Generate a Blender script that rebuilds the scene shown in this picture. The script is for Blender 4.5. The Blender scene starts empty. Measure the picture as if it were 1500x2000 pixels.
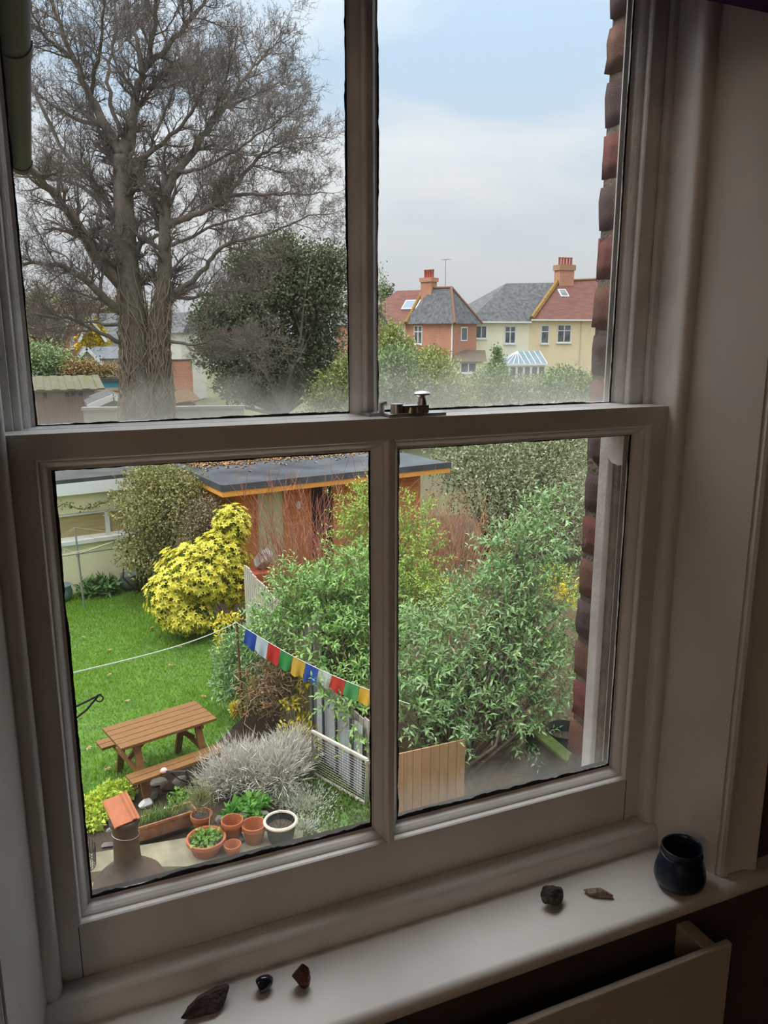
import bpy, bmesh, math, random
import numpy as np
from mathutils import Vector, Matrix

# ------------------------------------------------------------------ camera
FPX, YAW, PITCH = 1561.4, math.radians(23.195), math.radians(12.642)
CAM = Vector((0.011, -0.929, 5.4))
fw = Vector((math.sin(YAW)*math.cos(PITCH), math.cos(YAW)*math.cos(PITCH), -math.sin(PITCH)))
rt = Vector((math.cos(YAW), -math.sin(YAW), 0))
up = rt.cross(fw)
scene = bpy.context.scene
col = scene.collection
cam_data = bpy.data.cameras.new('camera')
cam_data.sensor_fit = 'VERTICAL'; cam_data.sensor_height = 24.0
cam_data.lens = FPX/2000*24.0
cam_data.clip_start = 0.02; cam_data.clip_end = 500
cam = bpy.data.objects.new('camera', cam_data); col.objects.link(cam)
cam.matrix_world = Matrix(((rt.x, up.x, -fw.x, CAM.x), (rt.y, up.y, -fw.y, CAM.y), (rt.z, up.z, -fw.z, CAM.z), (0, 0, 0, 1)))
scene.camera = cam
vs = scene.view_settings
scene.display_settings.display_device = 'sRGB'
vs.view_transform = 'Standard'; vs.look = 'None'; vs.gamma = 1.0; vs.use_curve_mapping = False
vs.exposure = 0.35
try:
    scene.cycles.use_denoising = True
    scene.cycles.max_bounces = 6; scene.cycles.diffuse_bounces = 3; scene.cycles.glossy_bounces = 2; scene.cycles.use_adaptive_sampling = True; scene.cycles.adaptive_threshold = 0.08; scene.cycles.adaptive_min_samples = 18; scene.cycles.transparent_max_bounces = 10
    scene.cycles.sample_clamp_indirect = 4.0
    scene.cycles.caustics_reflective = False; scene.cycles.caustics_refractive = False
except Exception: pass

# ------------------------------------------------------------------ sky (overcast with blue gaps)
SKY_STRENGTH = 0.9
world = bpy.data.worlds.new('overcast_sky'); scene.world = world; world.use_nodes = True
nt = world.node_tree; nt.nodes.clear()
def wn(t, **k):
    n = nt.nodes.new(t)
    for a, b in k.items(): setattr(n, a, b)
    return n
w_out = wn('ShaderNodeOutputWorld'); w_bg = wn('ShaderNodeBackground'); w_tc = wn('ShaderNodeTexCoord')
w_map = wn('ShaderNodeMapping'); w_map.inputs['Scale'].default_value = (1.0, 1.0, 2.4); w_map.inputs['Location'].default_value = (-2.669, -2.691, -2.812)
w_n1 = wn('ShaderNodeTexNoise'); w_n1.inputs['Scale'].default_value = 3.0; w_n1.inputs['Detail'].default_value = 7; w_n1.inputs['Roughness'].default_value = 0.5
w_n1.inputs['Distortion'].default_value = 0.3
w_r1 = wn('ShaderNodeValToRGB')
w_r1.color_ramp.elements[0].position = 0.36; w_r1.color_ramp.elements[0].color = (0.44, 0.58, 0.72, 1)
w_r1.color_ramp.elements[1].position = 0.66; w_r1.color_ramp.elements[1].color = (0.80, 0.82, 0.82, 1)
e = w_r1.color_ramp.elements.new(0.5); e.color = (0.62, 0.70, 0.76, 1)
w_sep = wn('ShaderNodeSeparateXYZ')
w_hz = wn('ShaderNodeMapRange'); w_hz.inputs['From Min'].default_value = 0.0; w_hz.inputs['From Max'].default_value = 0.30
w_hz.inputs['To Min'].default_value = 0.85; w_hz.inputs['To Max'].default_value = 0.0
w_mix = wn('ShaderNodeMix', data_type='RGBA'); w_mix.inputs['B'].default_value = (0.74, 0.745, 0.74, 1)
L = nt.links.new
L(w_tc.outputs['Generated'], w_map.inputs['Vector']); L(w_map.outputs['Vector'], w_n1.inputs['Vector'])
L(w_n1.outputs['Fac'], w_r1.inputs['Fac']); L(w_tc.outputs['Generated'], w_sep.inputs['Vector'])
L(w_sep.outputs['Z'], w_hz.inputs['Value']); L(w_hz.outputs['Result'], w_mix.inputs['Factor'])
L(w_r1.outputs['Color'], w_mix.inputs['A'])
# overcast luminance rises from the horizon to the zenith as (1 + 2 sin h) / 3 (standard overcast sky)
w_abs = wn('ShaderNodeMath', operation='MAXIMUM'); w_abs.inputs[1].default_value = 0.0; L(w_sep.outputs['Z'], w_abs.inputs[0])
w_cie = wn('ShaderNodeMath', operation='MULTIPLY_ADD'); w_cie.inputs[1].default_value = 2.0/1.35; w_cie.inputs[2].default_value = 1.0/1.35; L(w_abs.outputs['Value'], w_cie.inputs[0])
w_sc = wn('ShaderNodeVectorMath', operation='SCALE'); L(w_mix.outputs['Result'], w_sc.inputs[0]); L(w_cie.outputs['Value'], w_sc.inputs['Scale'])
L(w_sc.outputs['Vector'], w_bg.inputs['Color'])
w_bg.inputs['Strength'].default_value = SKY_STRENGTH
L(w_bg.outputs['Background'], w_out.inputs['Surface'])

# veiled sun behind thin cloud, high over the garden, a little to the left
sun_d = bpy.data.lights.new('veiled_sun', 'SUN'); sun_d.energy = 4.2; sun_d.angle = math.radians(90); sun_d.color = (1.0, 0.96, 0.9)
sun = bpy.data.objects.new('veiled_sun', sun_d); col.objects.link(sun)
sun.rotation_euler = Vector((0.24, -0.22, -0.95)).to_track_quat('-Z', 'Y').to_euler()

# ------------------------------------------------------------------ helpers
def ray(px, py): return fw + rt*((px-750)/FPX) + up*((1000-py)/FPX)
def at(px, py, Y):
    d = ray(px, py); return CAM + d*((Y-CAM.y)/d.y)
def gz(px, py, z=0.0):
    d = ray(px, py); return CAM + d*((z-CAM.z)/d.z)
def rad(a): return math.radians(a)

MATS = {}
def mat(name, c1, c2=None, scale=8.0, rough=0.6, bump=0.0, bscale=None, spec=0.4, metal=0.0, detail=4, stretch=None, ramp=(0.35, 0.65), island=None, transl=0.0, coat=0.0):
    if name in MATS: return MATS[name]
    m = bpy.data.materials.new(name); m.use_nodes = True; t = m.node_tree; N = t.nodes; K = t.links.new
    b = N['Principled BSDF']; b.inputs['Roughness'].default_value = rough; b.inputs['Metallic'].default_value = metal
    b.inputs['Specular IOR Level'].default_value = spec
    if coat: b.inputs['Coat Weight'].default_value = coat
    tc = N.new('ShaderNodeTexCoord'); vec = tc.outputs['Object']
    if stretch:
        mp = N.new('ShaderNodeMapping'); mp.inputs['Scale'].default_value = stretch; K(vec, mp.inputs['Vector']); vec = mp.outputs['Vector']
    if c2 is not None or island:
        rp = N.new('ShaderNodeValToRGB')
        if island:
            gm = N.new('ShaderNodeNewGeometry'); K(gm.outputs['Random Per Island'], rp.inputs['Fac'])
            els = rp.color_ramp.elements
            for i, c in enumerate(island):
                p = i/(len(island)-1)
                if i == 0: els[0].position = 0; els[0].color = (*c, 1)
                elif i == len(island)-1: els[-1].position = 1; els[-1].color = (*c, 1)
                else: q = els.new(p); q.color = (*c, 1)
        else:
            nz = N.new('ShaderNodeTexNoise'); nz.inputs['Scale'].default_value = scale; nz.inputs['Detail'].default_value = detail
            K(vec, nz.inputs['Vector']); K(nz.outputs['Fac'], rp.inputs['Fac'])
            rp.color_ramp.elements[0].position = ramp[0]; rp.color_ramp.elements[0].color = (*c1, 1)
            rp.color_ramp.elements[1].position = ramp[1]; rp.color_ramp.elements[1].color = (*c2, 1)
        K(rp.outputs['Color'], b.inputs['Base Color']); csock = rp.outputs['Color']
    else:
        b.inputs['Base Color'].default_value = (*c1, 1); csock = None
    if bump:
        n2 = N.new('ShaderNodeTexNoise'); n2.inputs['Scale'].default_value = bscale or scale*3; n2.inputs['Detail'].default_value = 5
        K(vec, n2.inputs['Vector'])
        bp = N.new('ShaderNodeBump'); bp.inputs['Strength'].default_value = bump; bp.inputs['Distance'].default_value = 0.02
        K(n2.outputs['Fac'], bp.inputs['Height']); K(bp.outputs['Normal'], b.inputs['Normal'])
    if transl:
        tr = N.new('ShaderNodeBsdfTranslucent'); mx = N.new('ShaderNodeMixShader'); mx.inputs['Fac'].default_value = transl
        if csock: K(csock, tr.inputs['Color'])
        else: tr.inputs['Color'].default_value = (*c1, 1)
        K(b.outputs['BSDF'], mx.inputs[1]); K(tr.outputs['BSDF'], mx.inputs[2]); K(mx.outputs['Shader'], N['Material Output'].inputs['Surface'])
    MATS[name] = m; return m

def brick_mat(name, c1, c2, mortar, scale=1.0, bw=0.225, rh=0.075, rough=0.85, msize=0.012, bump=0.3):
    if name in MATS: return MATS[name]
    m = bpy.data.materials.new(name); m.use_nodes = True; t = m.node_tree; N = t.nodes; K = t.links.new
    b = N['Principled BSDF']; b.inputs['Roughness'].default_value = rough
    tc = N.new('ShaderNodeTexCoord'); sp = N.new('ShaderNodeSeparateXYZ'); ad = N.new('ShaderNodeMath'); cb = N.new('ShaderNodeCombineXYZ')
    K(tc.outputs['Object'], sp.inputs['Vector']); K(sp.outputs['X'], ad.inputs[0]); K(sp.outputs['Y'], ad.inputs[1])
    K(ad.outputs['Value'], cb.inputs['X']); K(sp.outputs['Z'], cb.inputs['Y'])
    br = N.new('ShaderNodeTexBrick'); K(cb.outputs['Vector'], br.inputs['Vector'])
    br.inputs['Scale'].default_value = scale; br.inputs['Brick Width'].default_value = bw; br.inputs['Row Height'].default_value = rh
    br.inputs['Mortar Size'].default_value = msize; br.inputs['Color1'].default_value = (*c1, 1); br.inputs['Color2'].default_value = (*c2, 1)
    br.inputs['Mortar'].default_value = (*mortar, 1)
    nz = N.new('ShaderNodeTexNoise'); nz.inputs['Scale'].default_value = 1.2; nz.inputs['Detail'].default_value = 6; K(tc.outputs['Object'], nz.inputs['Vector'])
    mr = N.new('ShaderNodeMapRange'); mr.inputs['To Min'].default_value = 0.75; mr.inputs['To Max'].default_value = 1.2; K(nz.outputs['Fac'], mr.inputs['Value'])
    mx = N.new('ShaderNodeVectorMath'); mx.operation = 'SCALE'; K(br.outputs['Color'], mx.inputs[0]); K(mr.outputs['Result'], mx.inputs['Scale'])
    K(mx.outputs['Vector'], b.inputs['Base Color'])
    bp = N.new('ShaderNodeBump'); bp.invert = True; bp.inputs['Strength'].default_value = bump; bp.inputs['Distance'].default_value = 0.01
    K(br.outputs['Fac'], bp.inputs['Height']); K(bp.outputs['Normal'], b.inputs['Normal'])
    MATS[name] = m; return m

class MB:
    """collects shapes, build() links them as one mesh object"""
    def __init__(s): s.v = []; s.f = []
    def add(s, vs_, fs):
        o = len(s.v); s.v += [tuple(p) for p in vs_]; s.f += [tuple(i+o for i in f) for f in fs]; return s
    def box(s, x0, x1, y0, y1, z0, z1, M=None):
        P = [Vector(p) for p in ((x0,y0,z0),(x1,y0,z0),(x1,y1,z0),(x0,y1,z0),(x0,y0,z1),(x1,y0,z1),(x1,y1,z1),(x0,y1,z1))]
        if M is not None: P = [M @ p for p in P]
        return s.add(P, [(0,3,2,1),(4,5,6,7),(0,1,5,4),(1,2,6,5),(2,3,7,6),(3,0,4,7)])
    def beam(s, a, b, w, h, upv=(0,0,1)):
        a = Vector(a); b = Vector(b); d = (b-a); ln = d.length; d.normalize(); u = Vector(upv)
        x = d.cross(u)
        if x.length < 1e-4: x = d.cross(Vector((1,0,0)))
        x.normalize(); z = x.cross(d)
        M = Matrix(((x.x, d.x, z.x, a.x), (x.y, d.y, z.y, a.y), (x.z, d.z, z.z, a.z), (0,0,0,1)))
        return s.box(-w/2, w/2, 0, ln, -h/2, h/2, M)
    def tube(s, pts, r, n=8, caps=True, closed=False):
        pts = [Vector(p) for p in pts]; rs = r if isinstance(r, (list, tuple)) else [r]*len(pts)
        o = len(s.v); m = len(pts); prev = None
        for i, p in enumerate(pts):
            d = (pts[min(i+1, m-1)]-pts[max(i-1, 0)]) if not closed else (pts[(i+1) % m]-pts[i-1])
            if d.length < 1e-9: d = Vector((0,0,1))
            d.normalize()
            if prev is None:
                x = d.cross(Vector((0,0,1)))
                if x.length < 0.05: x = d.cross(Vector((1,0,0)))
            else: x = prev - d*prev.dot(d)
            x.normalize(); prev = x; y = d.cross(x)
            for k in range(n):
                a = 2*math.pi*k/n; s.v.append(tuple(p + (x*math.cos(a)+y*math.sin(a))*rs[i]))
        for i in range(m if closed else m-1):
            j = (i+1) % m
            for k in range(n): s.f.append((o+i*n+k, o+i*n+(k+1) % n, o+j*n+(k+1) % n, o+j*n+k))
        if caps and not closed:
            s.f.append(tuple(o+k for k in reversed(range(n)))); s.f.append(tuple(o+(m-1)*n+k for k in range(n)))
        return s
    def lathe(s, prof, n=24, c=(0,0,0), cap0=True, cap1=False, wob=0.0, seed=1):
        o = len(s.v); rr = random.Random(seed); m = len(prof)
        ph = [rr.uniform(0, 6.28) for _ in range(3)]
        for r, z in prof:
            for k in range(n):
                a = 2*math.pi*k/n; q = r*(1+wob*(math.sin(2*a+ph[0])+0.6*math.sin(3*a+ph[1]+z*20)))
                s.v.append((c[0]+q*math.cos(a), c[1]+q*math.sin(a), c[2]+z))
        for i in range(m-1):
            for k in range(n): s.f.append((o+i*n+k, o+i*n+(k+1) % n, o+(i+1)*n+(k+1) % n, o+(i+1)*n+k))
        if cap0: s.f.append(tuple(o+k for k in reversed(range(n))))
        if cap1: s.f.append(tuple(o+(m-1)*n+k for k in range(n)))
        return s
    def ring(s, x0, x1, z0, z1, prof):
        """moulding with mitred corners round a rectangle; prof = [(inset, Y)]"""
        o = len(s.v)
        for d, y in prof: s.v += [(x0+d, y, z0+d), (x1-d, y, z0+d), (x1-d, y, z1-d), (x0+d, y, z1-d)]
        for i in range(len(prof)-1):
            for k in range(4): s.f.append((o+i*4+k, o+i*4+(k+1) % 4, o+(i+1)*4+(k+1) % 4, o+(i+1)*4+k))
        return s
    def sweep_x(s, prof, x0, x1):
        """closed (y,z) profile extruded along X"""
        n = len(prof)
        return s.add([(x0, y, z) for y, z in prof]+[(x1, y, z) for y, z in prof],
                     [tuple(range(n)), tuple(reversed(range(n, 2*n)))]+[(k, k+n, (k+1) % n+n, (k+1) % n) for k in range(n)])
    def sweep_z(s, prof, z0, z1):
        """closed (x,y) profile extruded along Z"""
        n = len(prof)
        return s.add([(x, y, z0) for x, y in prof]+[(x, y, z1) for x, y in prof],
                     [tuple(reversed(range(n))), tuple(range(n, 2*n))]+[(k, (k+1) % n, (k+1) % n+n, k+n) for k in range(n)])
    def build(s, name, m, parent=None, smooth=False, bevel=0.0, origin=None):
        me = bpy.data.meshes.new(name); V = s.v
        if origin is not None: V = [(x-origin[0], y-origin[1], z-origin[2]) for x, y, z in V]
        me.from_pydata(V, [], s.f); me.update()
        bm = bmesh.new(); bm.from_mesh(me); bmesh.ops.recalc_face_normals(bm, faces=bm.faces); bm.to_mesh(me); bm.free()
        o = bpy.data.objects.new(name, me); col.objects.link(o)
        if origin is not None: o.location = origin
        if m is not None: me.materials.append(m)
        if smooth:
            for p in me.polygons: p.use_smooth = True
            if smooth != 'all':
                try: me.set_sharp_from_angle(angle=rad(40))
                except Exception: pass
        if bevel:
            b = o.modifiers.new('bevel', 'BEVEL'); b.width = bevel; b.segments = 2; b.limit_method = 'ANGLE'; b.angle_limit = rad(40)
        if parent is not None: o.parent = parent
        return o

def np_obj(name, V, F, m, parent=None, smooth=False):
    """V (n,3) array, F (k,3|4) array -> one mesh object"""
    me = bpy.data.meshes.new(name); V = np.asarray(V, np.float32); F = np.asarray(F, np.int32); k = F.shape[1]
    me.vertices.add(len(V)); me.vertices.foreach_set('co', V.ravel())
    me.loops.add(F.size); me.loops.foreach_set('vertex_index', F.ravel())
    me.polygons.add(len(F)); me.polygons.foreach_set('loop_start', np.arange(0, F.size, k, dtype=np.int32))
    me.update(calc_edges=True); me.validate()
    if smooth: me.polygons.foreach_set('use_smooth', np.ones(len(F), bool))
    o = bpy.data.objects.new(name, me); col.objects.link(o)
    if m: me.materials.append(m)
    if parent is not None: o.parent = parent
    return o

def tag(o, label=None, cat=None, group=None, kind=None):
    if label: o['label'] = label
    if cat: o['category'] = cat
    if group: o['group'] = group
    if kind: o['kind'] = kind
    return o
def empty(name, loc=(0,0,0), rz=0.0):
    o = bpy.data.objects.new(name, None); col.objects.link(o); o.location = loc; o.rotation_euler = (0, 0, rz); o.empty_display_size = 0.1; return o
def inst(src, name, parent, loc=None, rot=None, scale=None):
    o = bpy.data.objects.new(name, src.data if hasattr(src, 'data') else src); col.objects.link(o); o.parent = parent
    if loc is not None: o.location = loc
    if rot is not None: o.rotation_euler = rot
    if scale is not None: o.scale = scale
    return o
def ub(o):
    """shift a built mesh so that its parent Empty's world location is respected (mesh made in world coordinates)"""
    p = o.parent
    if p is not None: o.matrix_parent_inverse = Matrix.LocRotScale(p.location, p.rotation_euler, p.scale).inverted()
    return o

def unit(a): return a/np.maximum(np.linalg.norm(a, axis=1, keepdims=True), 1e-9)
def leaf_mesh(P, D, Nn, Ls, Ws, fold=0.25, four=True):
    """leaf at P pointing along D, face normal about Nn"""
    D = unit(D); S = unit(np.cross(D, Nn)); Nn = np.cross(S, D)
    Ls = np.broadcast_to(Ls, (len(P),))[:, None]; Ws = np.broadcast_to(Ws, (len(P),))[:, None]
    tip = P+D*Ls-Nn*Ls*0.12; mid = P+D*Ls*0.45
    Lf = mid+S*Ws*0.5+Nn*Ws*fold; Rf = mid-S*Ws*0.5+Nn*Ws*fold
    n = len(P); i = np.arange(n)[:, None]
    if four:
        V = np.stack([P, Lf, tip, Rf, mid], 1).reshape(-1, 3)
        F = (np.array([[0,4,1],[1,4,2],[0,3,4],[3,2,4]])[None]+5*i[:, :, None]).reshape(-1, 3)
    else:
        V = np.stack([P, Lf, tip, Rf], 1).reshape(-1, 3); F = (np.array([[0,3,2,1]])[None]+4*i[:, :, None]).reshape(-1, 4)
    return V, F
def blob_points(rng, blobs, n, shell=0.55):
    """points in a set of ellipsoids ((c),(r),weight), mostly towards the outside; returns P and outward direction"""
    w = np.array([b[2] if len(b) > 2 else b[1][0]*b[1][1]+b[1][0]*b[1][2]+b[1][1]*b[1][2] for b in blobs]); w = w/w.sum()
    idx = rng.choice(len(blobs), n, p=w); d = unit(rng.normal(size=(n, 3)))
    rr = np.where(rng.random(n) < 0.75, rng.uniform(shell, 1.0, n), rng.uniform(0.1, shell, n))
    rr = rr*(1+0.13*np.sin(d[:, 0]*7+idx)*np.sin(d[:, 1]*6+1.3*idx)+0.09*np.sin(d[:, 2]*11+d[:, 0]*9))
    C = np.array([tuple(b[0]) for b in blobs]); Rd = np.array([tuple(b[1]) for b in blobs])
    return C[idx]+d*Rd[idx]*rr[:, None], d
def foliage(name, blobs, n, Ln, Wd, m, parent, seed, updir=0.4, four=True, shell=0.55, zmin=0.02, droop=0.0):
    rng = np.random.default_rng(seed); P, d = blob_points(rng, blobs, n, shell)
    D = d*0.8+rng.normal(size=(n, 3))*0.7; D[:, 2] += updir-droop
    Nn = d*0.7+rng.normal(size=(n, 3))*0.5; Nn[:, 2] += 0.8
    s = rng.uniform(0.65, 1.3, n); keep = P[:, 2] > zmin
    V, F = leaf_mesh(P[keep], D[keep], Nn[keep], (Ln*s)[keep], (Wd*s)[keep], four=four)
    return tag(np_obj(name, V, F, m, parent), kind='stuff')
def seg_mesh(A, B, ra, rb, n=3):
    """thin prisms between A and B"""
    A = np.asarray(A, float); B = np.asarray(B, float); D = unit(B-A); ref = np.where(np.abs(D[:, 2:3]) > 0.9, [[1., 0, 0]], [[0, 0, 1.]])
    X = unit(np.cross(D, ref)); Y = np.cross(D, X); ra = np.asarray(ra)[:, None]; rb = np.asarray(rb)[:, None]; vs_ = []
    for k in range(n):
        a = 2*math.pi*k/n; o = X*math.cos(a)+Y*math.sin(a); vs_ += [A+o*ra, B+o*rb]
    V = np.stack(vs_, 1).reshape(-1, 3); m = len(A); base = (np.arange(m)*2*n)[:, None, None]
    F = (np.array([[2*k, 2*((k+1) % n), 2*((k+1) % n)+1, 2*k+1] for k in range(n)])[None]+base).reshape(-1, 4)
    return V, F
def twig_fan(name, base, n, h, spread, m, parent, seed, r=0.006, fork=3, lean=(0,0), baser=0.2):
    """upright shoots with side twigs"""
    R = random.Random(seed); A = []; B = []; ra = []; rb = []
    for _ in range(n):
        a = R.uniform(0, 6.283); q = math.sqrt(R.random()); p = Vector((base[0]+math.cos(a)*q*baser, base[1]+math.sin(a)*q*baser, base[2]))
        d = Vector((math.cos(a)*q*spread+lean[0]+R.gauss(0, .08), math.sin(a)*q*spread+lean[1]+R.gauss(0, .08), 1)).normalized()
        hh = h*R.uniform(0.55, 1.05); k = 5
        for i in range(k):
            q2 = p+d*(hh/k); A.append(p); B.append(q2); ra.append(r*(1-i/k*0.7)); rb.append(r*(1-(i+1)/k*0.7))
            if i >= 1:
                for _f in range(fork):
                    if R.random() < 0.7:
                        s = (d+Vector((R.gauss(0, .45), R.gauss(0, .45), R.gauss(0.1, .25)))).normalized(); l = hh*R.uniform(.1, .3)
                        A.append(q2); B.append(q2+s*l); ra.append(r*.5); rb.append(r*.25)
            p = q2; d = (d+Vector((R.gauss(0, .12), R.gauss(0, .12), 0.05))).normalized()
    V, F = seg_mesh([tuple(x) for x in A], [tuple(x) for x in B], ra, rb)
    return tag(np_obj(name, V, F, m, parent), kind='stuff')
def lump_mesh(name, seed, size, cuts=9, sub=3, flat=0.0):
    """broken stone: icosphere cut by random planes"""
    R = random.Random(seed); bm = bmesh.new(); bmesh.ops.create_icosphere(bm, subdivisions=sub, radius=1.0)
    for _ in range(cuts):
        nrm = Vector((R.gauss(0, 1), R.gauss(0, 1), R.gauss(0, 1))).normalized(); dd = R.uniform(0.5, 0.82)
        for v in bm.verts:
            q = v.co.dot(nrm)-dd
            if q > 0: v.co -= nrm*q
    for v in bm.verts:
        v.co += Vector((R.gauss(0, 1), R.gauss(0, 1), R.gauss(0, 1)))*0.018
        v.co = Vector((v.co.x*size[0], v.co.y*size[1], v.co.z*size[2]))
    zm = min(v.co.z for v in bm.verts)
    for v in bm.verts: v.co.z -= zm
    me = bpy.data.meshes.new(name); bm.to_mesh(me); bm.free(); return me
# ------------------------------------------------------------------ materials
white = mat('white_gloss_paint', (0.80, 0.78, 0.76), (0.75, 0.73, 0.71), scale=6, rough=0.36, bump=0.04, bscale=60)
white_out = mat('weathered_white_paint', (0.82, 0.81, 0.80), (0.66, 0.65, 0.64), scale=14, rough=0.6, bump=0.15, bscale=70)
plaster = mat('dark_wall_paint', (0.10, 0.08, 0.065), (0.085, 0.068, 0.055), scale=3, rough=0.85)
room_paint = mat('cream_room_paint', (0.55, 0.46, 0.37), rough=0.9)
ceil_paint = mat('ceiling_paint', (0.75, 0.72, 0.68), rough=0.9)
carpet = mat('carpet', (0.20, 0.15, 0.11), (0.26, 0.20, 0.15), scale=60, rough=1.0, bump=0.3)
grime = mat('black_mould_line', (0.015, 0.016, 0.016), (0.05, 0.05, 0.05), scale=50, rough=0.9, bump=0.4)
chrome = mat('dull_chrome', (0.62, 0.62, 0.61), (0.50, 0.50, 0.50), scale=30, rough=0.38, metal=1.0)
rad_paint = mat('radiator_enamel', (0.62, 0.55, 0.46), rough=0.35)
purple = mat('purple_blind_cloth', (0.06, 0.02, 0.085), (0.08, 0.03, 0.105), scale=80, rough=0.9, bump=0.2)

def pane_mat(name, film=0.30, hmin=-0.05, hmax=0.035):
    m = bpy.data.materials.new(name); m.use_nodes = True; t = m.node_tree; N = t.nodes; K = t.links.new
    N.remove(N['Principled BSDF']); out = N['Material Output']
    tr = N.new('ShaderNodeBsdfTransparent'); gl = N.new('ShaderNodeBsdfGlossy'); gl.inputs['Roughness'].default_value = 0.02
    lw = N.new('ShaderNodeLayerWeight'); lw.inputs['Blend'].default_value = 0.5; pw = N.new('ShaderNodeMath'); pw.operation = 'POWER'; pw.inputs[1].default_value = 4; K(lw.outputs['Facing'], pw.inputs[0])
    fr = N.new('ShaderNodeMath'); fr.operation = 'MULTIPLY_ADD'; fr.inputs[1].default_value = 0.35; fr.inputs[2].default_value = 0.025; K(pw.outputs['Value'], fr.inputs[0])
    m1 = N.new('ShaderNodeMixShader'); K(fr.outputs['Value'], m1.inputs['Fac']); K(tr.outputs['BSDF'], m1.inputs[1]); K(gl.outputs['BSDF'], m1.inputs[2])
    tl = N.new('ShaderNodeBsdfTranslucent'); tl.inputs['Color'].default_value = (0.80, 0.80, 0.76, 1)
    tc = N.new('ShaderNodeTexCoord'); sp = N.new('ShaderNodeSeparateXYZ'); K(tc.outputs['Object'], sp.inputs['Vector'])
    # film of dried condensation along the bottom of the pane, uneven
    n1 = N.new('ShaderNodeTexNoise'); n1.inputs['Scale'].default_value = 14; n1.inputs['Detail'].default_value = 5; K(tc.outputs['Object'], n1.inputs['Vector'])
    hsub = N.new('ShaderNodeMath'); hsub.operation = 'MULTIPLY_ADD'; K(n1.outputs['Fac'], hsub.inputs[0]); hsub.inputs[1].default_value = -0.09; K(sp.outputs['Z'], hsub.inputs[2])
    mr = N.new('ShaderNodeMapRange'); mr.interpolation_type = 'SMOOTHSTEP'; mr.inputs['From Min'].default_value = hmin; mr.inputs['From Max'].default_value = hmax
    mr.inputs['To Min'].default_value = film; mr.inputs['To Max'].default_value = 0.0; K(hsub.outputs['Value'], mr.inputs['Value'])
    # vertical run marks and a thin overall film
    mp = N.new('ShaderNodeMapping'); mp.inputs['Scale'].default_value = (70, 70, 3); K(tc.outputs['Object'], mp.inputs['Vector'])
    n2 = N.new('ShaderNodeTexNoise'); n2.inputs['Scale'].default_value = 1.0; n2.inputs['Detail'].default_value = 3; K(mp.outputs['Vector'], n2.inputs['Vector'])
    m2 = N.new('ShaderNodeMapRange'); m2.inputs['From Min'].default_value = 0.5; m2.inputs['From Max'].default_value = 0.8; m2.inputs['To Min'].default_value = 0.007; m2.inputs['To Max'].default_value = 0.016
    K(n2.outputs['Fac'], m2.inputs['Value'])
    ad = N.new('ShaderNodeMath'); ad.operation = 'ADD'; K(mr.outputs['Result'], ad.inputs[0]); K(m2.outputs['Result'], ad.inputs[1])
    # dried droplets
    vo = N.new('ShaderNodeTexVoronoi'); vo.inputs['Scale'].default_value = 90; K(tc.outputs['Object'], vo.inputs['Vector'])
    lt = N.new('ShaderNodeMapRange'); lt.inputs['From Min'].default_value = 0.06; lt.inputs['From Max'].default_value = 0.09; lt.inputs['To Min'].default_value = 0.18; lt.inputs['To Max'].default_value = 0.0
    K(vo.outputs['Distance'], lt.inputs['Value'])
    n3 = N.new('ShaderNodeTexNoise'); n3.inputs['Scale'].default_value = 4; K(tc.outputs['Object'], n3.inputs['Vector'])
    g3 = N.new('ShaderNodeMath'); g3.operation = 'GREATER_THAN'; g3.inputs[1].default_value = 0.62; K(n3.outputs['Fac'], g3.inputs[0])
    mu = N.new('ShaderNodeMath'); mu.operation = 'MULTIPLY'; K(lt.outputs['Result'], mu.inputs[0]); K(g3.outputs['Value'], mu.inputs[1])
    a2 = N.new('ShaderNodeMath'); a2.operation = 'ADD'; a2.use_clamp = True; K(ad.outputs['Value'], a2.inputs[0]); K(mu.outputs['Value'], a2.inputs[1])
    m3 = N.new('ShaderNodeMixShader'); K(a2.outputs['Value'], m3.inputs['Fac']); K(m1.outputs['Shader'], m3.inputs[1]); K(tl.outputs['BSDF'], m3.inputs[2])
    K(m3.outputs['Shader'], out.inputs['Surface']); return m
glasses = [pane_mat('glass_nearly_clear', .07, -.05, .01), pane_mat('glass_film_low', .12, -.05, .025), pane_mat('glass_film_left', .24, -.05, .015), pane_mat('glass_film_right', .26, -.05, .045)]

# ------------------------------------------------------------------ the room
ZW = 4.686                    # bottom of the lower sash's moulding
FL, CE = 3.80, 6.42
XL, XR, YB, YF = -2.2, 3.4, -4.4, -0.12
OL, OR, OB, OT = -0.047, 0.890, ZW-0.140, ZW+1.262          # opening in the wall
tag(MB().box(XL, XR, YB, YF, FL-0.1, FL).build('floor', carpet), 'brown carpet floor of the room', kind='structure')
tag(MB().box(XL-.1, XR+.1, YB-.1, 0.1, CE, CE+0.1).build('ceiling', ceil_paint), 'plain white ceiling of the room', kind='structure')
tag(MB().box(XL-0.1, XR+.1, YB-0.1, YB, FL, CE).build('wall_back', room_paint), 'cream painted wall behind the viewer', kind='structure')
tag(MB().box(XL-0.1, XL, YB, YF, FL, CE).build('wall_left', room_paint), 'cream painted wall on the left of the room', kind='structure')
tag(MB().box(XR, XR+0.1, YB, YF, FL, CE).build('wall_right', room_paint), 'cream painted wall on the right of the room', kind='structure')
b = MB()
def holewall(b, y0, y1, x0, x1, z0, z1, a0, a1, c0, c1):
    b.box(x0, a0, y0, y1, z0, z1); b.box(a1, x1, y0, y1, z0, z1); b.box(a0, a1, y0, y1, z0, c0); b.box(a0, a1, y0, y1, c1, z1)
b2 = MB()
holewall(b2, YF, -0.04, XL-.1, XR+.1, FL-.1, CE, OL-0.055, OR+0.055, OB, OT)
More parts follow.
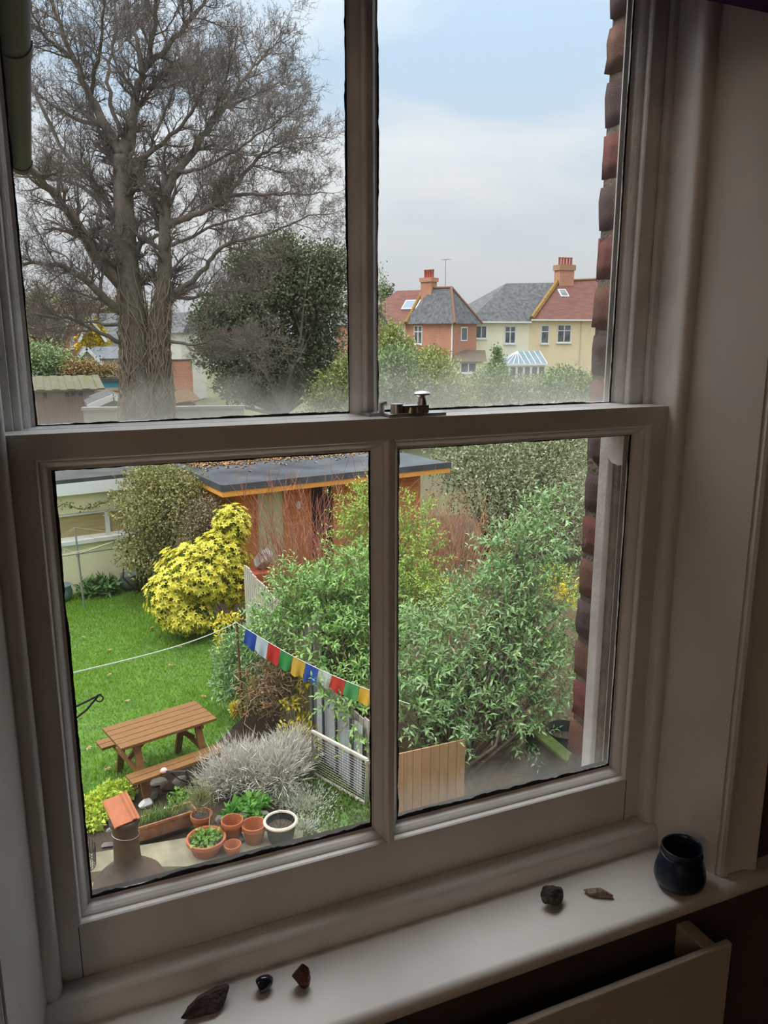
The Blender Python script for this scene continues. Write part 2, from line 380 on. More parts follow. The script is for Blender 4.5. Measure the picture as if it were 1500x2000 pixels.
holewall(b2, -0.04, 0.10, XL-.1, XR+.1, FL-.1, CE, OL-.024, OR+.024, OB, OT)
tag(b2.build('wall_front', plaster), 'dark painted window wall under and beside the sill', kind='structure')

# outer brick leaf; the right-hand reveal is laid brick by brick
brick_red = mat('reveal_brick', (0.30, 0.085, 0.065), (0.17, 0.075, 0.068), scale=18, rough=0.9, bump=0.5, bscale=45)
brick_dark = mat('reveal_brick_dark', (0.17, 0.105, 0.10), (0.10, 0.070, 0.070), scale=16, rough=0.9, bump=0.5, bscale=45)
brick_brown = mat('reveal_brick_brown', (0.29, 0.135, 0.09), (0.18, 0.105, 0.08), scale=16, rough=0.9, bump=0.5, bscale=45)
mortar = mat('lime_mortar', (0.30, 0.25, 0.205), (0.20, 0.17, 0.145), scale=40, rough=1.0, bump=0.5, bscale=90)
house_brick = brick_mat('house_brickwork', (0.21, 0.065, 0.045), (0.13, 0.05, 0.042), (0.22, 0.19, 0.16))
RX, RY0, RY1 = 0.861, 0.136, 0.183
b = MB(); b.box(XL-.1, -0.012, 0.10, 0.18, 0, 7.2); b.box(1.31, XR+.1, 0.10, 0.18, 0, 7.2)
b.box(-0.012, 1.31, 0.10, 0.18, 0, ZW-0.16); b.box(-0.012, 1.31, 0.10, 0.18, OT, 7.2)
wo = tag(b.build('wall_outer', house_brick), 'red brick outside wall of the house around the window', kind='structure')
b = MB(); b.box(RX+0.0042, 1.31, 0.10, RY1-0.0045, ZW-0.16, OT); b.build('mortar_bed', mortar, wo)
Rb = random.Random(5)
def brick_mesh(i):
    bm = bmesh.new(); bmesh.ops.create_cube(bm, size=1.0); bmesh.ops.subdivide_edges(bm, edges=bm.edges, cuts=2, use_grid_fill=True)
    for v in bm.verts:
        c = v.co; k = sum(abs(abs(q)-0.5) < 1e-4 for q in c)
        s = 0.020*(k-1)*Rb.uniform(0.2, 1.4); v.co = Vector((c.x*(1-s*.5), c.y*(1-s*1.6), c.z*(1-s*1.4)))+Vector((Rb.gauss(0, .004), Rb.gauss(0, .02), Rb.gauss(0, .018)))
    me = bpy.data.meshes.new('brick'); bm.to_mesh(me); bm.free(); return me
bms = {}
for i, bmz in enumerate((brick_red, brick_dark, brick_brown)):
    bms[i] = [brick_mesh(i) for _ in range(3)]
    for me in bms[i]:
        me.materials.append(bmz)
        for p in me.polygons: p.use_smooth = True
pick = [1, 2, 0, 2, 1, 2, 0, 1, 1, 0, 1, 2, 0, 1, 0, 1, 2, 1, 1, 1, 0, 1]
for k in range(19):
    z = ZW-0.12+k*0.0765; hd = k % 2
    xs = [(RX, 0.105 if hd else 0.218)]; xs.append((RX+xs[0][1]+0.011, 0.218)); 
    if hd: xs.append((xs[1][0]+0.229, 0.105))
    for j, (x, w) in enumerate(xs):
        dx = Rb.uniform(-0.002, 0.003) if j == 0 else 0
        kind = pick[k % len(pick)] if j == 0 else Rb.choice((0, 0, 1, 2))
        inst(Rb.choice(bms[kind]), 'brick', wo, (x+w/2+dx, (RY0-0.02+RY1)/2+Rb.uniform(-.002, .002), z+0.0325), None, (w, RY1-RY0+0.02, 0.066))
b = MB(); b.sweep_x([(0.10, ZW-0.20), (0.25, ZW-0.23), (0.25, ZW-0.185), (0.10, ZW-0.137)], -0.06, 0.93)
tag(b.build('trim_1', mat('stone_sill', (0.4, 0.39, 0.36), (0.3, 0.29, 0.27), scale=12, rough=0.9, bump=0.3)), 'sloping stone sill outside the sash window', kind='structure')

# ------------------------------------------------------------------ window_1: box frame with two sliding sashes
win = tag(empty('window_1', (0.42, 0.0, ZW-0.115)), 'white painted wooden sash window with two panes in each sash', kind='structure')
def wpart(b, name, m=None, parent=win, smooth=False, bevel=0.0, origin=None):
    o = b.build(name, m or white, None, smooth, bevel, origin)
    if parent is not None:
        o.parent = parent
        Mp = Matrix.Translation(win.location) if parent is win else Matrix.Translation(win.location)
        o.matrix_parent_inverse = (parent.matrix_basis if parent is win else PB[parent.name]).inverted()
    PB[o.name] = Matrix.Translation(o.location)
    return o
PB = {}
WX0, WX1 = -0.029, 0.872                                    # pulley stile faces
ZT = ZW+1.245
# pulley stiles, head, sill, linings
for sx in (0, 1):
    x0, x1 = (WX0-0.018, WX0) if sx == 0 else (WX1, WX1+0.018)
    wpart(MB().box(x0, x1, 0.0, 0.118, ZW-0.10, ZT), 'pulley_stile', white_out if sx else white_out)
    x0, x1 = (WX0-.002, WX0+0.011) if sx == 0 else (WX1-0.011, WX1+.002)
    wpart(MB().box(x0, x1, 0.0405, 0.0495, ZW-0.09, ZT), 'parting_bead', white_out, bevel=0.0015)
    x0, x1 = (WX0-0.02, WX0+0.017) if sx == 0 else (WX1-0.017, WX1+0.02)
    wpart(MB().box(x0, x1, 0.112, 0.136, ZW-0.12, ZT), 'outer_lining', white_out, bevel=0.002)
wpart(MB().box(WX0-.02, WX1+.02, 0.0, 0.118, ZT, ZT+0.02), 'window_head', white)
wpart(MB().sweep_x([(-0.0, ZW-0.074), (0.11, ZW-0.080), (0.16, ZW-0.092), (0.16, ZW-0.135), (0.0, ZW-0.135)], WX0-.02, WX1+.02), 'window_cill', white_out)
# staff beads (rounded), sides and bottom
def bead_prof(x0, x1, ydeep, inner_right):
    n = 7; r = 0.012; P = []
    # front face at y=-ydeep; round the inner front arris
    if inner_right:   # inner edge at x1
        P = [(x0, 0.0), (x0, -ydeep+0.002)]
        P += [(x1-r+r*math.sin(a), -ydeep+r-r*math.cos(a)) for a in [math.pi/2*k/n for k in range(n+1)]]
        P += [(x1, 0.0)]
    else:
        P = [(x1, 0.0), (x1, -ydeep+0.002)]
        P += [(x0+r-r*math.sin(a), -ydeep+r-r*math.cos(a)) for a in [math.pi/2*k/n for k in range(n+1)]]
        P += [(x0, 0.0)]
    return P
wpart(MB().sweep_z(bead_prof(0.868, 0.890, 0.022, False), ZW-0.088, ZT+.02), 'staff_bead', white, smooth=True)
wpart(MB().sweep_z(bead_prof(-0.047, -0.025, 0.022, True), ZW-0.088, ZT+.02), 'staff_bead', white, smooth=True)
nb = 6; rr_ = 0.010
pr = [(0.004, ZW-0.120), (0.004, ZW-0.0735), (-0.012, ZW-0.0745)]+[(-0.030+rr_-rr_*math.sin(a), ZW-0.077-rr_+rr_*math.cos(a)) for a in [math.pi/2*k/nb for k in range(nb+1)]]+[(-0.030, ZW-0.120)]
wpart(MB().sweep_x(pr, OL-0.002, OR+.002), 'staff_bead', white, smooth=True)
# splayed linings and architraves
for sx in (0, 1):
    if sx: P = [(0.884, -0.014), (0.919, -0.124), (0.944, -0.119), (0.912, -0.0), (0.886, 0.0)]
    else: P = [(-0.041, -0.014), (-0.043, 0.0), (-0.069, 0.0), (-0.101, -0.119), (-0.076, -0.124)]
    wpart(MB().sweep_z(P, ZW-0.118, ZT+.02), 'jamb_lining', white)
    s = 1 if sx else -1; xo = 0.922 if sx else -0.079
    prof = [(xo, -0.1195), (xo, -0.131), (xo+s*0.004, -0.135), (xo+s*0.012, -0.135), (xo+s*0.016, -0.131), (xo+s*0.050, -0.134), (xo+s*0.056, -0.140), (xo+s*0.064, -0.142), (xo+s*0.070, -0.136), (xo+s*0.070, -0.1195)]
    wpart(MB().sweep_z(prof, ZW-0.113, ZT+.10), 'architrave', white, smooth=True)
wpart(MB().box(-0.15, 0.993, -0.136, -0.1195, ZT+.03, ZT+.10), 'architrave', white, bevel=.003)
wpart(MB().box(-0.08, 0.923, -0.124, 0.0, ZT+.02, ZT+.035), 'head_lining', white)
# window board with rounded nosing
BZ = ZW-0.115; BY = -0.158; BT = 0.026; rn = BT/2
pr = [(-0.005, BZ-BT), (-0.005, BZ)]+[(BY+rn-rn*math.sin(a), BZ-rn+rn*math.cos(a)) for a in [math.pi*k/10 for k in range(11)]]
tag(MB().sweep_x(pr, -0.17, 1.16).build('trim_2', white, smooth=True), 'white inside window sill with rounded front edge', kind='structure')
tag(MB().sweep_x([(-0.119, BZ-BT-0.022), (-0.119, BZ-BT-.0005), (-0.140, BZ-BT-.0005), (-0.134, BZ-BT-0.012), (-0.126, BZ-BT-0.02)], -0.14, 1.13).build('trim_3', white, smooth=True), 'small moulding under the inside window sill', kind='structure')

OV = [(0.0, 0.0), (0.0015, 0.0006), (0.0030, 0.0030), (0.0036, 0.0090), (0.0058, 0.0098), (0.0080, 0.0120), (0.0110, 0.0165), (0.0128, 0.0225), (0.0140, 0.0232), (0.0165, 0.0238), (0.0165, 0.030)]
def putty(b, x0, x1, z0, z1, y, seed, w=0.0030, wb=0.0058):
    """irregular black line of mould and old sealant round a pane"""
    R = random.Random(seed)
    def strip(ax, a0, a1, c, s, ww):
        n = 90; prev = None; walk = 0.4
        for i in range(n+1):
            t = a0+(a1-a0)*i/n; walk = min(1.0, max(0.0, walk+R.gauss(0, 0.16))); q = c+s*ww*(0.4+0.75*walk+0.15*R.random())
            cur = ((t, c), (t, q))
            if prev:
                pts = [prev[0], cur[0], cur[1], prev[1]]
                P = [(p[0], y, p[1]) if ax == 'x' else (p[1], y, p[0]) for p in pts]
                Q = [(p[0], p[1]-0.0012, p[2]) for p in P]
                b.add(P+Q, [(0,1,2,3), (7,6,5,4), (0,4,5,1), (1,5,6,2), (2,6,7,3), (3,7,4,0)])
            prev = cur
    strip('x', x0, x1, z0, 1, wb); strip('x', x0, x1, z1, -1, w*0.6); strip('z', z0, z1, x0, 1, w); strip('z', z0, z1, x1, -1, w)
# ---- lower sash (inner)
y1 = 0.040
b = MB()
ox0, ox1, oz0, oz1 = -0.0285, 0.8715, ZW-0.073, ZW+0.608
b.add([(ox0,0,oz0),(ox1,0,oz0),(ox1,0,oz1),(ox0,0,oz1),(0,0,ZW),(0.84,0,ZW),(0.84,0,ZW+.581),(0,0,ZW+.581),
       (ox0,y1,oz0),(ox1,y1,oz0),(ox1,y1,oz1),(ox0,y1,oz1),(0.0165,y1,ZW+.0165),(0.8235,y1,ZW+.0165),(0.8235,y1,ZW+.5645),(0.0165,y1,ZW+.5645)],
      [(0,1,5,4),(1,2,6,5),(2,3,7,6),(3,0,4,7),(8,12,13,9),(9,13,14,10),(10,14,15,11),(11,15,12,8),(0,8,9,1),(1,9,10,2),(2,10,11,3),(3,11,8,0)])
b.box(ox0+.004, ox1-.004, 0.018, 0.047, oz1-0.012, oz1-0.0005)
lower = wpart(b, 'lower_sash', white)
PB['lower_sash'] = Matrix.Identity(4)
g = lower
def sub(b, name, m, par, smooth=False, origin=None):
    o = b.build(name, m, None, smooth, 0.0, origin); o.parent = par
    return o
# children of the sash: the sash mesh carries world coordinates with parent inverse, so its own matrix is identity in world
b = MB(); b.ring(0, 0.4165, ZW, ZW+.581, OV); b.ring(0.4235, 0.84, ZW, ZW+.581, OV); sub(b, 'moulding', white, lower)
b = MB(); b.box(0.4165, 0.4235, -0.0005, 0.034, ZW, ZW+.581); sub(b, 'glazing_bar', white, lower)
# joint lines of the stiles
b = MB()
for x in (-0.0005, 0.8405): b.box(x-.0005, x+.0005, -0.0006, 0.001, ZW-0.073, ZW-0.001)
sub(b, 'joint_line', mat('joint_dark', (0.10, 0.09, 0.08), rough=0.9), lower)
for i, (a0, a1) in enumerate(((0.0150, 0.4020), (0.4380, 0.8250))):
    sub(MB().box(a0, a1, 0.0255, 0.0285, ZW+.0150, ZW+.566), 'pane', glasses[i], lower, origin=(a0, 0.027, ZW+.0165))
    b = MB(); putty(b, a0+.0015, a1-.0015, ZW+.0165, ZW+.5645, 0.0254, 30+i); sub(b, 'mould_line', grime, lower)
# ---- upper sash (outer)
U0, U1, UB, UT = -0.012, 0.838, ZW+0.596, ZW+1.200
yu = 0.050; yb = 0.090
b = MB(); A0, A1 = WX0+.0008, WX1-.0008
b.add([(A0,yu,UB-.022),(A1,yu,UB-.022),(A1,yu,ZT-.001),(A0,yu,ZT-.001),(U0,yu,ZW+.6075),(U1,yu,ZW+.6075),(U1,yu,UT),(U0,yu,UT),
       (A0,yb,UB-.022),(A1,yb,UB-.022),(A1,yb,ZT-.001),(A0,yb,ZT-.001),(U0+.0165,yb,ZW+.6095),(U1-.0165,yb,ZW+.6095),(U1-.0165,yb,UT-.0165),(U0+.0165,yb,UT-.0165)],
      [(0,1,5,4),(1,2,6,5),(2,3,7,6),(3,0,4,7),(8,12,13,9),(9,13,14,10),(10,14,15,11),(11,15,12,8),(0,8,9,1),(1,9,10,2),(2,10,11,3),(3,11,8,0),(4,5,13,12)])
upper = wpart(b, 'upper_sash', white_out)
OVu = [(d, yu+y) for d, y in OV]
b = MB(); b.ring(U0, 0.4075, ZW+.590, UT, OVu); b.ring(0.4145, U1, ZW+.590, UT, OVu); sub(b, 'moulding', white_out, upper)
b = MB(); b.box(0.4075, 0.4145, yu-.0005, yu+.034, ZW+.600, UT); sub(b, 'glazing_bar', white_out, upper)
for i, (a0, a1) in enumerate(((U0+.015, 0.393), (0.429, U1-.015))):
    sub(MB().box(a0, a1, yu+.0255, yu+.0285, ZW+.6065, UT-.015), 'pane', glasses[2+i], upper, origin=(a0, yu+.027, ZW+.609))
    b = MB(); putty(b, a0+.0015, a1-.0015, ZW+.6085, UT-.0165, yu+.0254, 50+i, wb=0.0028); sub(b, 'mould_line', grime, upper)
# horns hanging below the outer sash
for x0, x1 in ((A0, U0+.006), (U1-.006, A1)):
    zz = UB-.022
    P = [(yb, zz), (yb, zz-.035), (yb-.004, zz-.052), (yb-.014, zz-.060), (yu+.010, zz-.062), (yu+.002, zz-.055), (yu, zz)]
    n = len(P)
    hb = MB().add([(x0, y, z) for y, z in P]+[(x1, y, z) for y, z in P], [tuple(range(n)), tuple(reversed(range(n, 2*n)))]+[(k, k+n, (k+1) % n+n, (k+1) % n) for k in range(n)])
    sub(hb, 'horn', white_out, upper)
# ---- sash fastener on the meeting rail
fx = 0.459; fz = ZW+0.608
b = MB(); b.box(fx-.040, fx+.042, 0.006, 0.030, fz-.0005, fz+.0045)
fast = wpart(b, 'sash_fastener', chrome, bevel=0.001); fast['label'] = 'dull chrome sash fastener with round knob on the meeting rail'
b = MB(); b.tube([(fx-.004, .018, fz+.004), (fx-.004, .018, fz+.012)], [0.011, 0.010], 14); b.box(fx-.018, fx+.018, .010, .026, fz+.004, fz+.014); b.tube([(fx-.024, .018, fz+.004), (fx-.024, .018, fz+.0165)], [0.009, 0.008], 14); sub(b, 'swivel_arm', chrome, fast, True)
b = MB(); b.lathe([(0.0075, 0.010), (0.0062, 0.016), (0.0050, 0.022), (0.0050, 0.0235), (0.0085, 0.0250), (0.0112, 0.0272), (0.0115, 0.0290), (0.009, 0.0310), (0.004, 0.0320), (0.0005, 0.0322)], 20, (fx+.012, .018, fz)); sub(b, 'knob', chrome, fast, True)
b = MB(); b.box(fx-.058, fx-.030, 0.030, 0.060, fz, fz+.004); b.tube([(fx-.036, .040, fz+.003), (fx-.036, .040, fz+.014), (fx-.030, .040, fz+.016)], .004, 8); sub(b, 'keeper', chrome, fast, True)

# ------------------------------------------------------------------ blind, radiator, added fill lamp
bl = empty('roman_blind', (0.42, -0.185, ZW+1.074)); tag(bl, 'dark purple roman blind drawn up above the window', 'blind')
b = MB(); prof = []
for i in range(5):
    z = ZW+1.074+i*0.012; prof += [(-0.160-0.004*i, z), (-0.172-0.004*i, z+0.006)]
prof += [(-0.20, ZW+1.33), (-0.165, ZW+1.33)]
b.sweep_x(prof, -0.16, 1.12); ub(b.build('cloth_folds', purple, bl, smooth=True))
ub(MB().box(-0.16, 1.12, -0.165, -0.1425, ZW+1.345, ZW+1.375).build('headrail', white, bl))
ub(MB().box(-0.16, 1.12, -0.200, -0.165, ZW+1.33, ZW+1.375).build('valance', purple, bl))

rd = empty('radiator', (0.35, -0.17, FL+0.12)); tag(rd, 'flat cream panel radiator on the wall under the window', 'radiator')
RT = 4.507; rx0, rx1 = -0.30, 0.897
ub(MB().box(rx0, rx1, -0.190, -0.178, FL+.14, RT).build('front_panel', rad_paint, rd, bevel=0.003))
b = MB()
for k in range(30):
    x = rx0+.04+k*(rx1-rx0-.08)/29; b.box(x-.008, x+.008, -0.178, -0.160, FL+.18, RT-.03)
ub(b.build('water_channel', rad_paint, rd))
ub(MB().box(rx1-.045, rx1-.020, -0.178, -0.121, RT-.060, RT-.004).build('bracket', rad_paint, rd, bevel=.002))
ub(MB().box(rx0+.12, rx0+.145, -0.178, -0.121, RT-.060, RT-.010).build('bracket', rad_paint, rd, bevel=.002))
ub(MB().tube([(rx1-.03, -.17, FL+.16), (rx1+.02, -.17, FL+.16), (rx1+.02, -.17, FL+.002)], .009, 10).build('pipe', chrome, rd, smooth=True))

lp = empty('fill_lamp', (-1.9, -2.5, CE)); tag(lp, 'added unseen drum pendant that fills the room with light', 'lamp')  # invented lamp, out of view, added to brighten the room side of the window
lc = Vector((-1.9, -2.5, CE-0.42))
ub(MB().tube([(lc.x, lc.y, CE), (lc.x, lc.y, lc.z+.10)], .004, 8).build('cord', grime, lp))
shade_m = mat('fill_shade_cloth', (0.8, 0.7, 0.55), rough=0.9, transl=0.6)
ub(MB().lathe([(0.20, -0.12), (0.20, 0.12), (0.197, 0.12), (0.197, -0.12)], 32, lc, cap0=False).build('fill_lamp_shade', shade_m, lp, smooth=True))
bulb_d = bpy.data.lights.new('bulb', 'POINT'); bulb_d.energy = 21; bulb_d.shadow_soft_size = 0.06; bulb_d.color = (1.0, 0.84, 0.74)
bulb = bpy.data.objects.new('bulb', bulb_d); col.objects.link(bulb); bulb.location = lc; bulb.parent = lp; ub(bulb)

# ------------------------------------------------------------------ things on the sill
def on_sill(px, py): return gz(px, py, BZ)
def stone(px, py, seed, size, m, label, rz=0, cuts=9, cat='stone', name='stone', sm=False, tilt=0):
    me = lump_mesh(name, seed, size, cuts); me.materials.append(m)
    if sm:
        for p in me.polygons: p.use_smooth = True
    o = bpy.data.objects.new(name, me); col.objects.link(o); P = on_sill(px, py); o.location = (P.x, P.y, BZ-.0005); o.rotation_euler = (0, tilt, rz); tag(o, label, cat); return o
m_st1 = mat('slate_stone', (0.085, 0.060, 0.055), (0.05, 0.035, 0.032), scale=60, rough=0.8, bump=0.5, bscale=160)
m_st2 = mat('polished_blue_stone', (0.008, 0.010, 0.022), (0.015, 0.02, 0.04), scale=50, rough=0.12, coat=0.6)
m_st3 = mat('red_jasper', (0.11, 0.032, 0.018), (0.05, 0.016, 0.012), scale=70, rough=0.35, bump=0.3, bscale=120)
m_st4 = mat('grey_ore', (0.10, 0.085, 0.06), (0.022, 0.02, 0.018), scale=90, rough=0.7, bump=0.8, bscale=150)
m_st5 = mat('banded_brown_stone', (0.20, 0.11, 0.075), (0.42, 0.33, 0.27), scale=10, rough=0.6, bump=0.4, bscale=120, stretch=(20, 4, 12))
stone(404, 1972, 11, (0.042, 0.017, 0.015), m_st1, 'long dark grey-brown stone at the left end of the sill', rz=rad(14), cuts=12)
stone(514, 1936, 12, (0.0145, 0.0095, 0.011), m_st2, 'small shiny black-blue polished pebble on the sill', rz=rad(15), cuts=2, sm=True)
stone(589, 1930, 23, (0.0155, 0.012, 0.019), m_st3, 'small red-brown upright stone beside the polished pebble', rz=rad(-20), cuts=11)
stone(1077, 1765, 14, (0.020, 0.016, 0.017), m_st4, 'rough grey-black stone in the middle of the sill', rz=rad(20), cuts=8)
stone(1167, 1749, 25, (0.023, 0.010, 0.009), m_st5, 'pointed striped brown stone between grey stone and blue pot', rz=rad(-38), cuts=10)
vp = on_sill(1326, 1726)
navy = mat('navy_glaze', (0.006, 0.013, 0.040), (0.010, 0.026, 0.050), scale=14, rough=0.28, bump=0.25, bscale=30, coat=0.3)
pot = empty('pottery_pot', (vp.x, vp.y, BZ)); tag(pot, 'small dark blue glazed pot with wide mouth at the sill end', 'pot')
b = MB(); n = 40
prof = [(0.024, 0.0), (0.030, 0.003), (0.0365, 0.012), (0.0385, 0.022), (0.0375, 0.034), (0.0345, 0.048), (0.0310, 0.060), (0.0285, 0.068), (0.0292, 0.074), (0.0305, 0.079), (0.0298, 0.081), (0.0278, 0.079), (0.0268, 0.070), (0.030, 0.055), (0.034, 0.030), (0.030, 0.012), (0.0005, 0.008)]
b.lathe(prof, n, (0, 0, 0), wob=0.03, seed=4)
o = b.build('vessel', navy, pot, smooth='all')
b = MB(); pts = []
for k in range(30):
    a = 2*math.pi*k/30; pts.append((0.0293*math.cos(a)*1.0, 0.0293*math.sin(a), 0.0665+0.004*math.sin(a+1)))
b.tube(pts, 0.0016, 6, closed=True); b.build('neck_ridge', navy, pot, smooth='all')
pot.rotation_euler = (0, 0, rad(30)); pot.scale = (1.02, 1.02, 0.82)
# ------------------------------------------------------------------ the garden: ground
grass_m = mat('lawn_soil', (0.10, 0.20, 0.035), (0.07, 0.14, 0.03), scale=5, rough=1.0)
soil = mat('soil', (0.06, 0.042, 0.026), (0.035, 0.026, 0.016), scale=25, rough=1.0, bump=0.6, bscale=60)
concrete = mat('mossy_concrete', (0.27, 0.235, 0.165), (0.165, 0.16, 0.10), scale=5, rough=0.95, bump=0.3, bscale=40)
gravel_y = mat('sandy_patio', (0.42, 0.335, 0.19), (0.30, 0.25, 0.14), scale=9, rough=0.95, bump=0.4, bscale=80)
field = mat('far_ground', (0.10, 0.13, 0.05), (0.14, 0.12, 0.07), scale=0.3, rough=1.0)
tag(MB().box(-60, 110, 0.2, 130, -0.30, -0.06).build('ground', field), 'rough ground under the gardens', kind='structure')
def poly(name, pts, z0, z1, m, label, smooth=False):
    b = MB(); n = len(pts); b.add([(x, y, z0) for x, y in pts]+[(x, y, z1) for x, y in pts], [tuple(reversed(range(n))), tuple(range(n, 2*n))]+[(k, (k+1) % n, (k+1) % n+n, k+n) for k in range(n)])
    return tag(b.build(name, m), label, kind='structure')
poly('lawn', [(-4, 7.9), (0.9, 8.35), (1.6, 8.7), (2.35, 9.6), (2.75, 10.6), (2.95, 17.5), (-4, 16.2)], -0.06, 0.0, grass_m, 'green lawn of the back garden')
poly('patio', [(-4, 0.2), (3.2, 0.2), (3.2, 6.9), (2.0, 6.55), (0.8, 6.75), (-4, 7.3)], -0.06, 0.005, gravel_y, 'sandy coloured patio by the house')
poly('rockery_bed', [(-4, 7.2), (0.5, 6.95), (2.1, 6.6), (2.8, 7.2), (2.85, 11.5), (2.7, 10.4), (2.25, 9.45), (1.55, 8.65), (0.9, 8.3), (-4, 8.0)], -0.06, 0.04, soil, 'brown soil of the planted bed')
poly('grass_path', [(2.1, 6.2), (3.25, 6.0), (3.15, 7.3), (2.7, 8.2)], -0.06, 0.045, grass_m, 'damp grass corner beside the wire run')
poly('neighbour_ground', [(3.2, 0.3), (30, 0.3), (30, 20), (3.0, 20), (3.0, 9)], -0.06, 0.0, mat('brown_bark_soil', (0.11, 0.07, 0.035), (0.055, 0.04, 0.022), scale=14, rough=1.0, bump=0.6, bscale=50), 'bare soil of the garden next door')
# low concrete kerb carrying the trough and pots
kerb = poly('kerb', [(-1.2, 7.20), (0.55, 6.95), (1.35, 6.85), (2.25, 6.52), (2.15, 6.28), (1.3, 6.28), (0.45, 6.62), (-1.2, 6.95)], -0.06, 0.12, concrete, 'low mossy concrete kerb in front of the rockery')

# grass blades
rng = np.random.default_rng(3)
n = 52000
X = rng.uniform(-0.6, 3.0, n); Y = rng.uniform(8.15, 16.6, n)
lim = np.interp(Y, [8.0, 8.4, 8.7, 9.6, 10.6, 17], [0.2, 0.95, 1.55, 2.3, 2.72, 2.9]); k = X < lim; X = X[k]; Y = Y[k]; n = len(X)
D = np.stack([rng.normal(0, .55, n), rng.normal(0, .55, n), np.ones(n)], 1)
Nn = np.stack([rng.normal(0, 1, n), rng.normal(0, 1, n), np.full(n, .3)], 1)
Lh = rng.uniform(.035, .075, n)*(1+0.35*np.sin(X*2.1+1)*np.sin(Y*1.7))
V, F = leaf_mesh(np.stack([X, Y, np.zeros(n)], 1), D, Nn, Lh, 0.012, four=False)
grass_b = mat('grass_blades', (0, 0, 0), island=[(0.15, 0.29, 0.02), (0.20, 0.38, 0.03), (0.27, 0.46, 0.05), (0.18, 0.34, 0.03)], rough=0.75, spec=0.15, transl=0.3)
tag(np_obj('lawn_grass', V, F, grass_b), 'bright green blades of mown lawn grass', 'grass', kind='stuff')
n = 5000; X = rng.uniform(2.1, 3.2, n); Y = rng.uniform(6.2, 8.2, n); k = (X > 2.12+(Y-6.2)*.27) & (X < 3.2-(Y-6.2)*.1); X = X[k]; Y = Y[k]; n = len(X)
D = np.stack([rng.normal(0, .7, n), rng.normal(0, .7, n), np.ones(n)], 1); Nn = rng.normal(size=(n, 3))
V, F = leaf_mesh(np.stack([X, Y, np.full(n, .045)], 1), D, Nn, rng.uniform(.03, .06, n), 0.014, four=False)
tag(np_obj('path_grass', V, F, mat('mossy_blades', (0, 0, 0), island=[(0.06, 0.12, 0.015), (0.10, 0.17, 0.02), (0.13, 0.16, 0.03)], rough=0.8, spec=0.1)), 'dark mossy grass beside the wire run', 'grass', kind='stuff')
# fallen leaves on the lawn
leaf_tan = mat('fallen_leaf', (0.30, 0.18, 0.07), (0.36, 0.25, 0.11), scale=30, rough=0.9)
LF = []
for i, (px, py) in enumerate([(160, 1245), (215, 1270), (217, 1318), (400, 1358), (207, 1500), (277, 1488), (230, 1490), (300, 1226), (352, 1262), (170, 1460), (330, 1300), (250, 1370)]):
    P = gz(px, py, 0.06); a = i*1.3; V, F = leaf_mesh(np.array([[0, 0, 0.], [0, 0, 0], [0, 0, 0]]), np.array([[math.cos(a+q), math.sin(a+q), .1] for q in (-.7, 0, .7)]), np.array([[0, 0, 1.]]*3), .075, .042)
    o = np_obj('fallen_leaf', V, F, leaf_tan); o.location = P; LF.append((px, o))

LW = ['leftmost', 'second', 'third', 'fourth', 'fifth', 'sixth', 'seventh', 'eighth', 'ninth', 'tenth', 'eleventh', 'rightmost']
for i, (px, o) in enumerate(sorted(LF, key=lambda a: a[0])): tag(o, 'fallen tan leaf on the lawn, '+LW[i]+(' counted from the left' if 0 < i < 11 else ' of them all'), 'leaf', 'fallen leaves on the lawn')
# ------------------------------------------------------------------ picnic table
wood_new = mat('golden_pine', (0.215, 0.10, 0.026), (0.16, 0.072, 0.02), scale=4, rough=0.65, bump=0.15, bscale=20, stretch=(1.5, 14, 14))
c4 = [gz(209, 1420, .73), gz(388, 1366.6, .73), gz(416, 1404, .73), gz(226, 1465, .73)]
tc_ = sum(c4, Vector())/4; ta = math.atan2(c4[1].y-c4[0].y+c4[2].y-c4[3].y, c4[1].x-c4[0].x+c4[2].x-c4[3].x)
pt = empty('picnic_table', (tc_.x, tc_.y, 0), ta); tag(pt, 'wooden picnic table with attached benches on the lawn', 'table')
LT, WT = 1.21, 0.62
pw_ = (WT-4*0.008)/5
for k in range(5):
    y = -WT/2+k*(pw_+.008); MB().box(-LT/2, LT/2, y, y+pw_, .695, .73).build('top_plank', wood_new, pt, bevel=.004)
for s in (-1, 1):
    for k in range(2):
        y0 = s*0.50-0.115+k*.118; MB().box(-LT/2, LT/2, y0, y0+.11, .395, .43).build('bench_plank', wood_new, pt, bevel=.004)
for sx in (-1, 1):
    x = sx*0.42
    MB().box(x-.02, x+.02, -WT/2+.03, WT/2-.03, .63, .695).build('top_bearer', wood_new, pt, bevel=.003)
    MB().box(x-.02, x+.02, -.60, .60, .335, .395).build('bench_bearer', wood_new, pt, bevel=.003)
    for sy in (-1, 1):
        MB().beam((x+.03*sx*-1, sy*.20, .695), (x+.03*sx*-1, sy*.46, 0.0), .04, .085, (1, 0, 0)).build('leg', wood_new, pt, bevel=.003)
    MB().beam((x, 0, .40), (sx*.08, 0, .69), .04, .06).build('brace', wood_new, pt, bevel=.003)

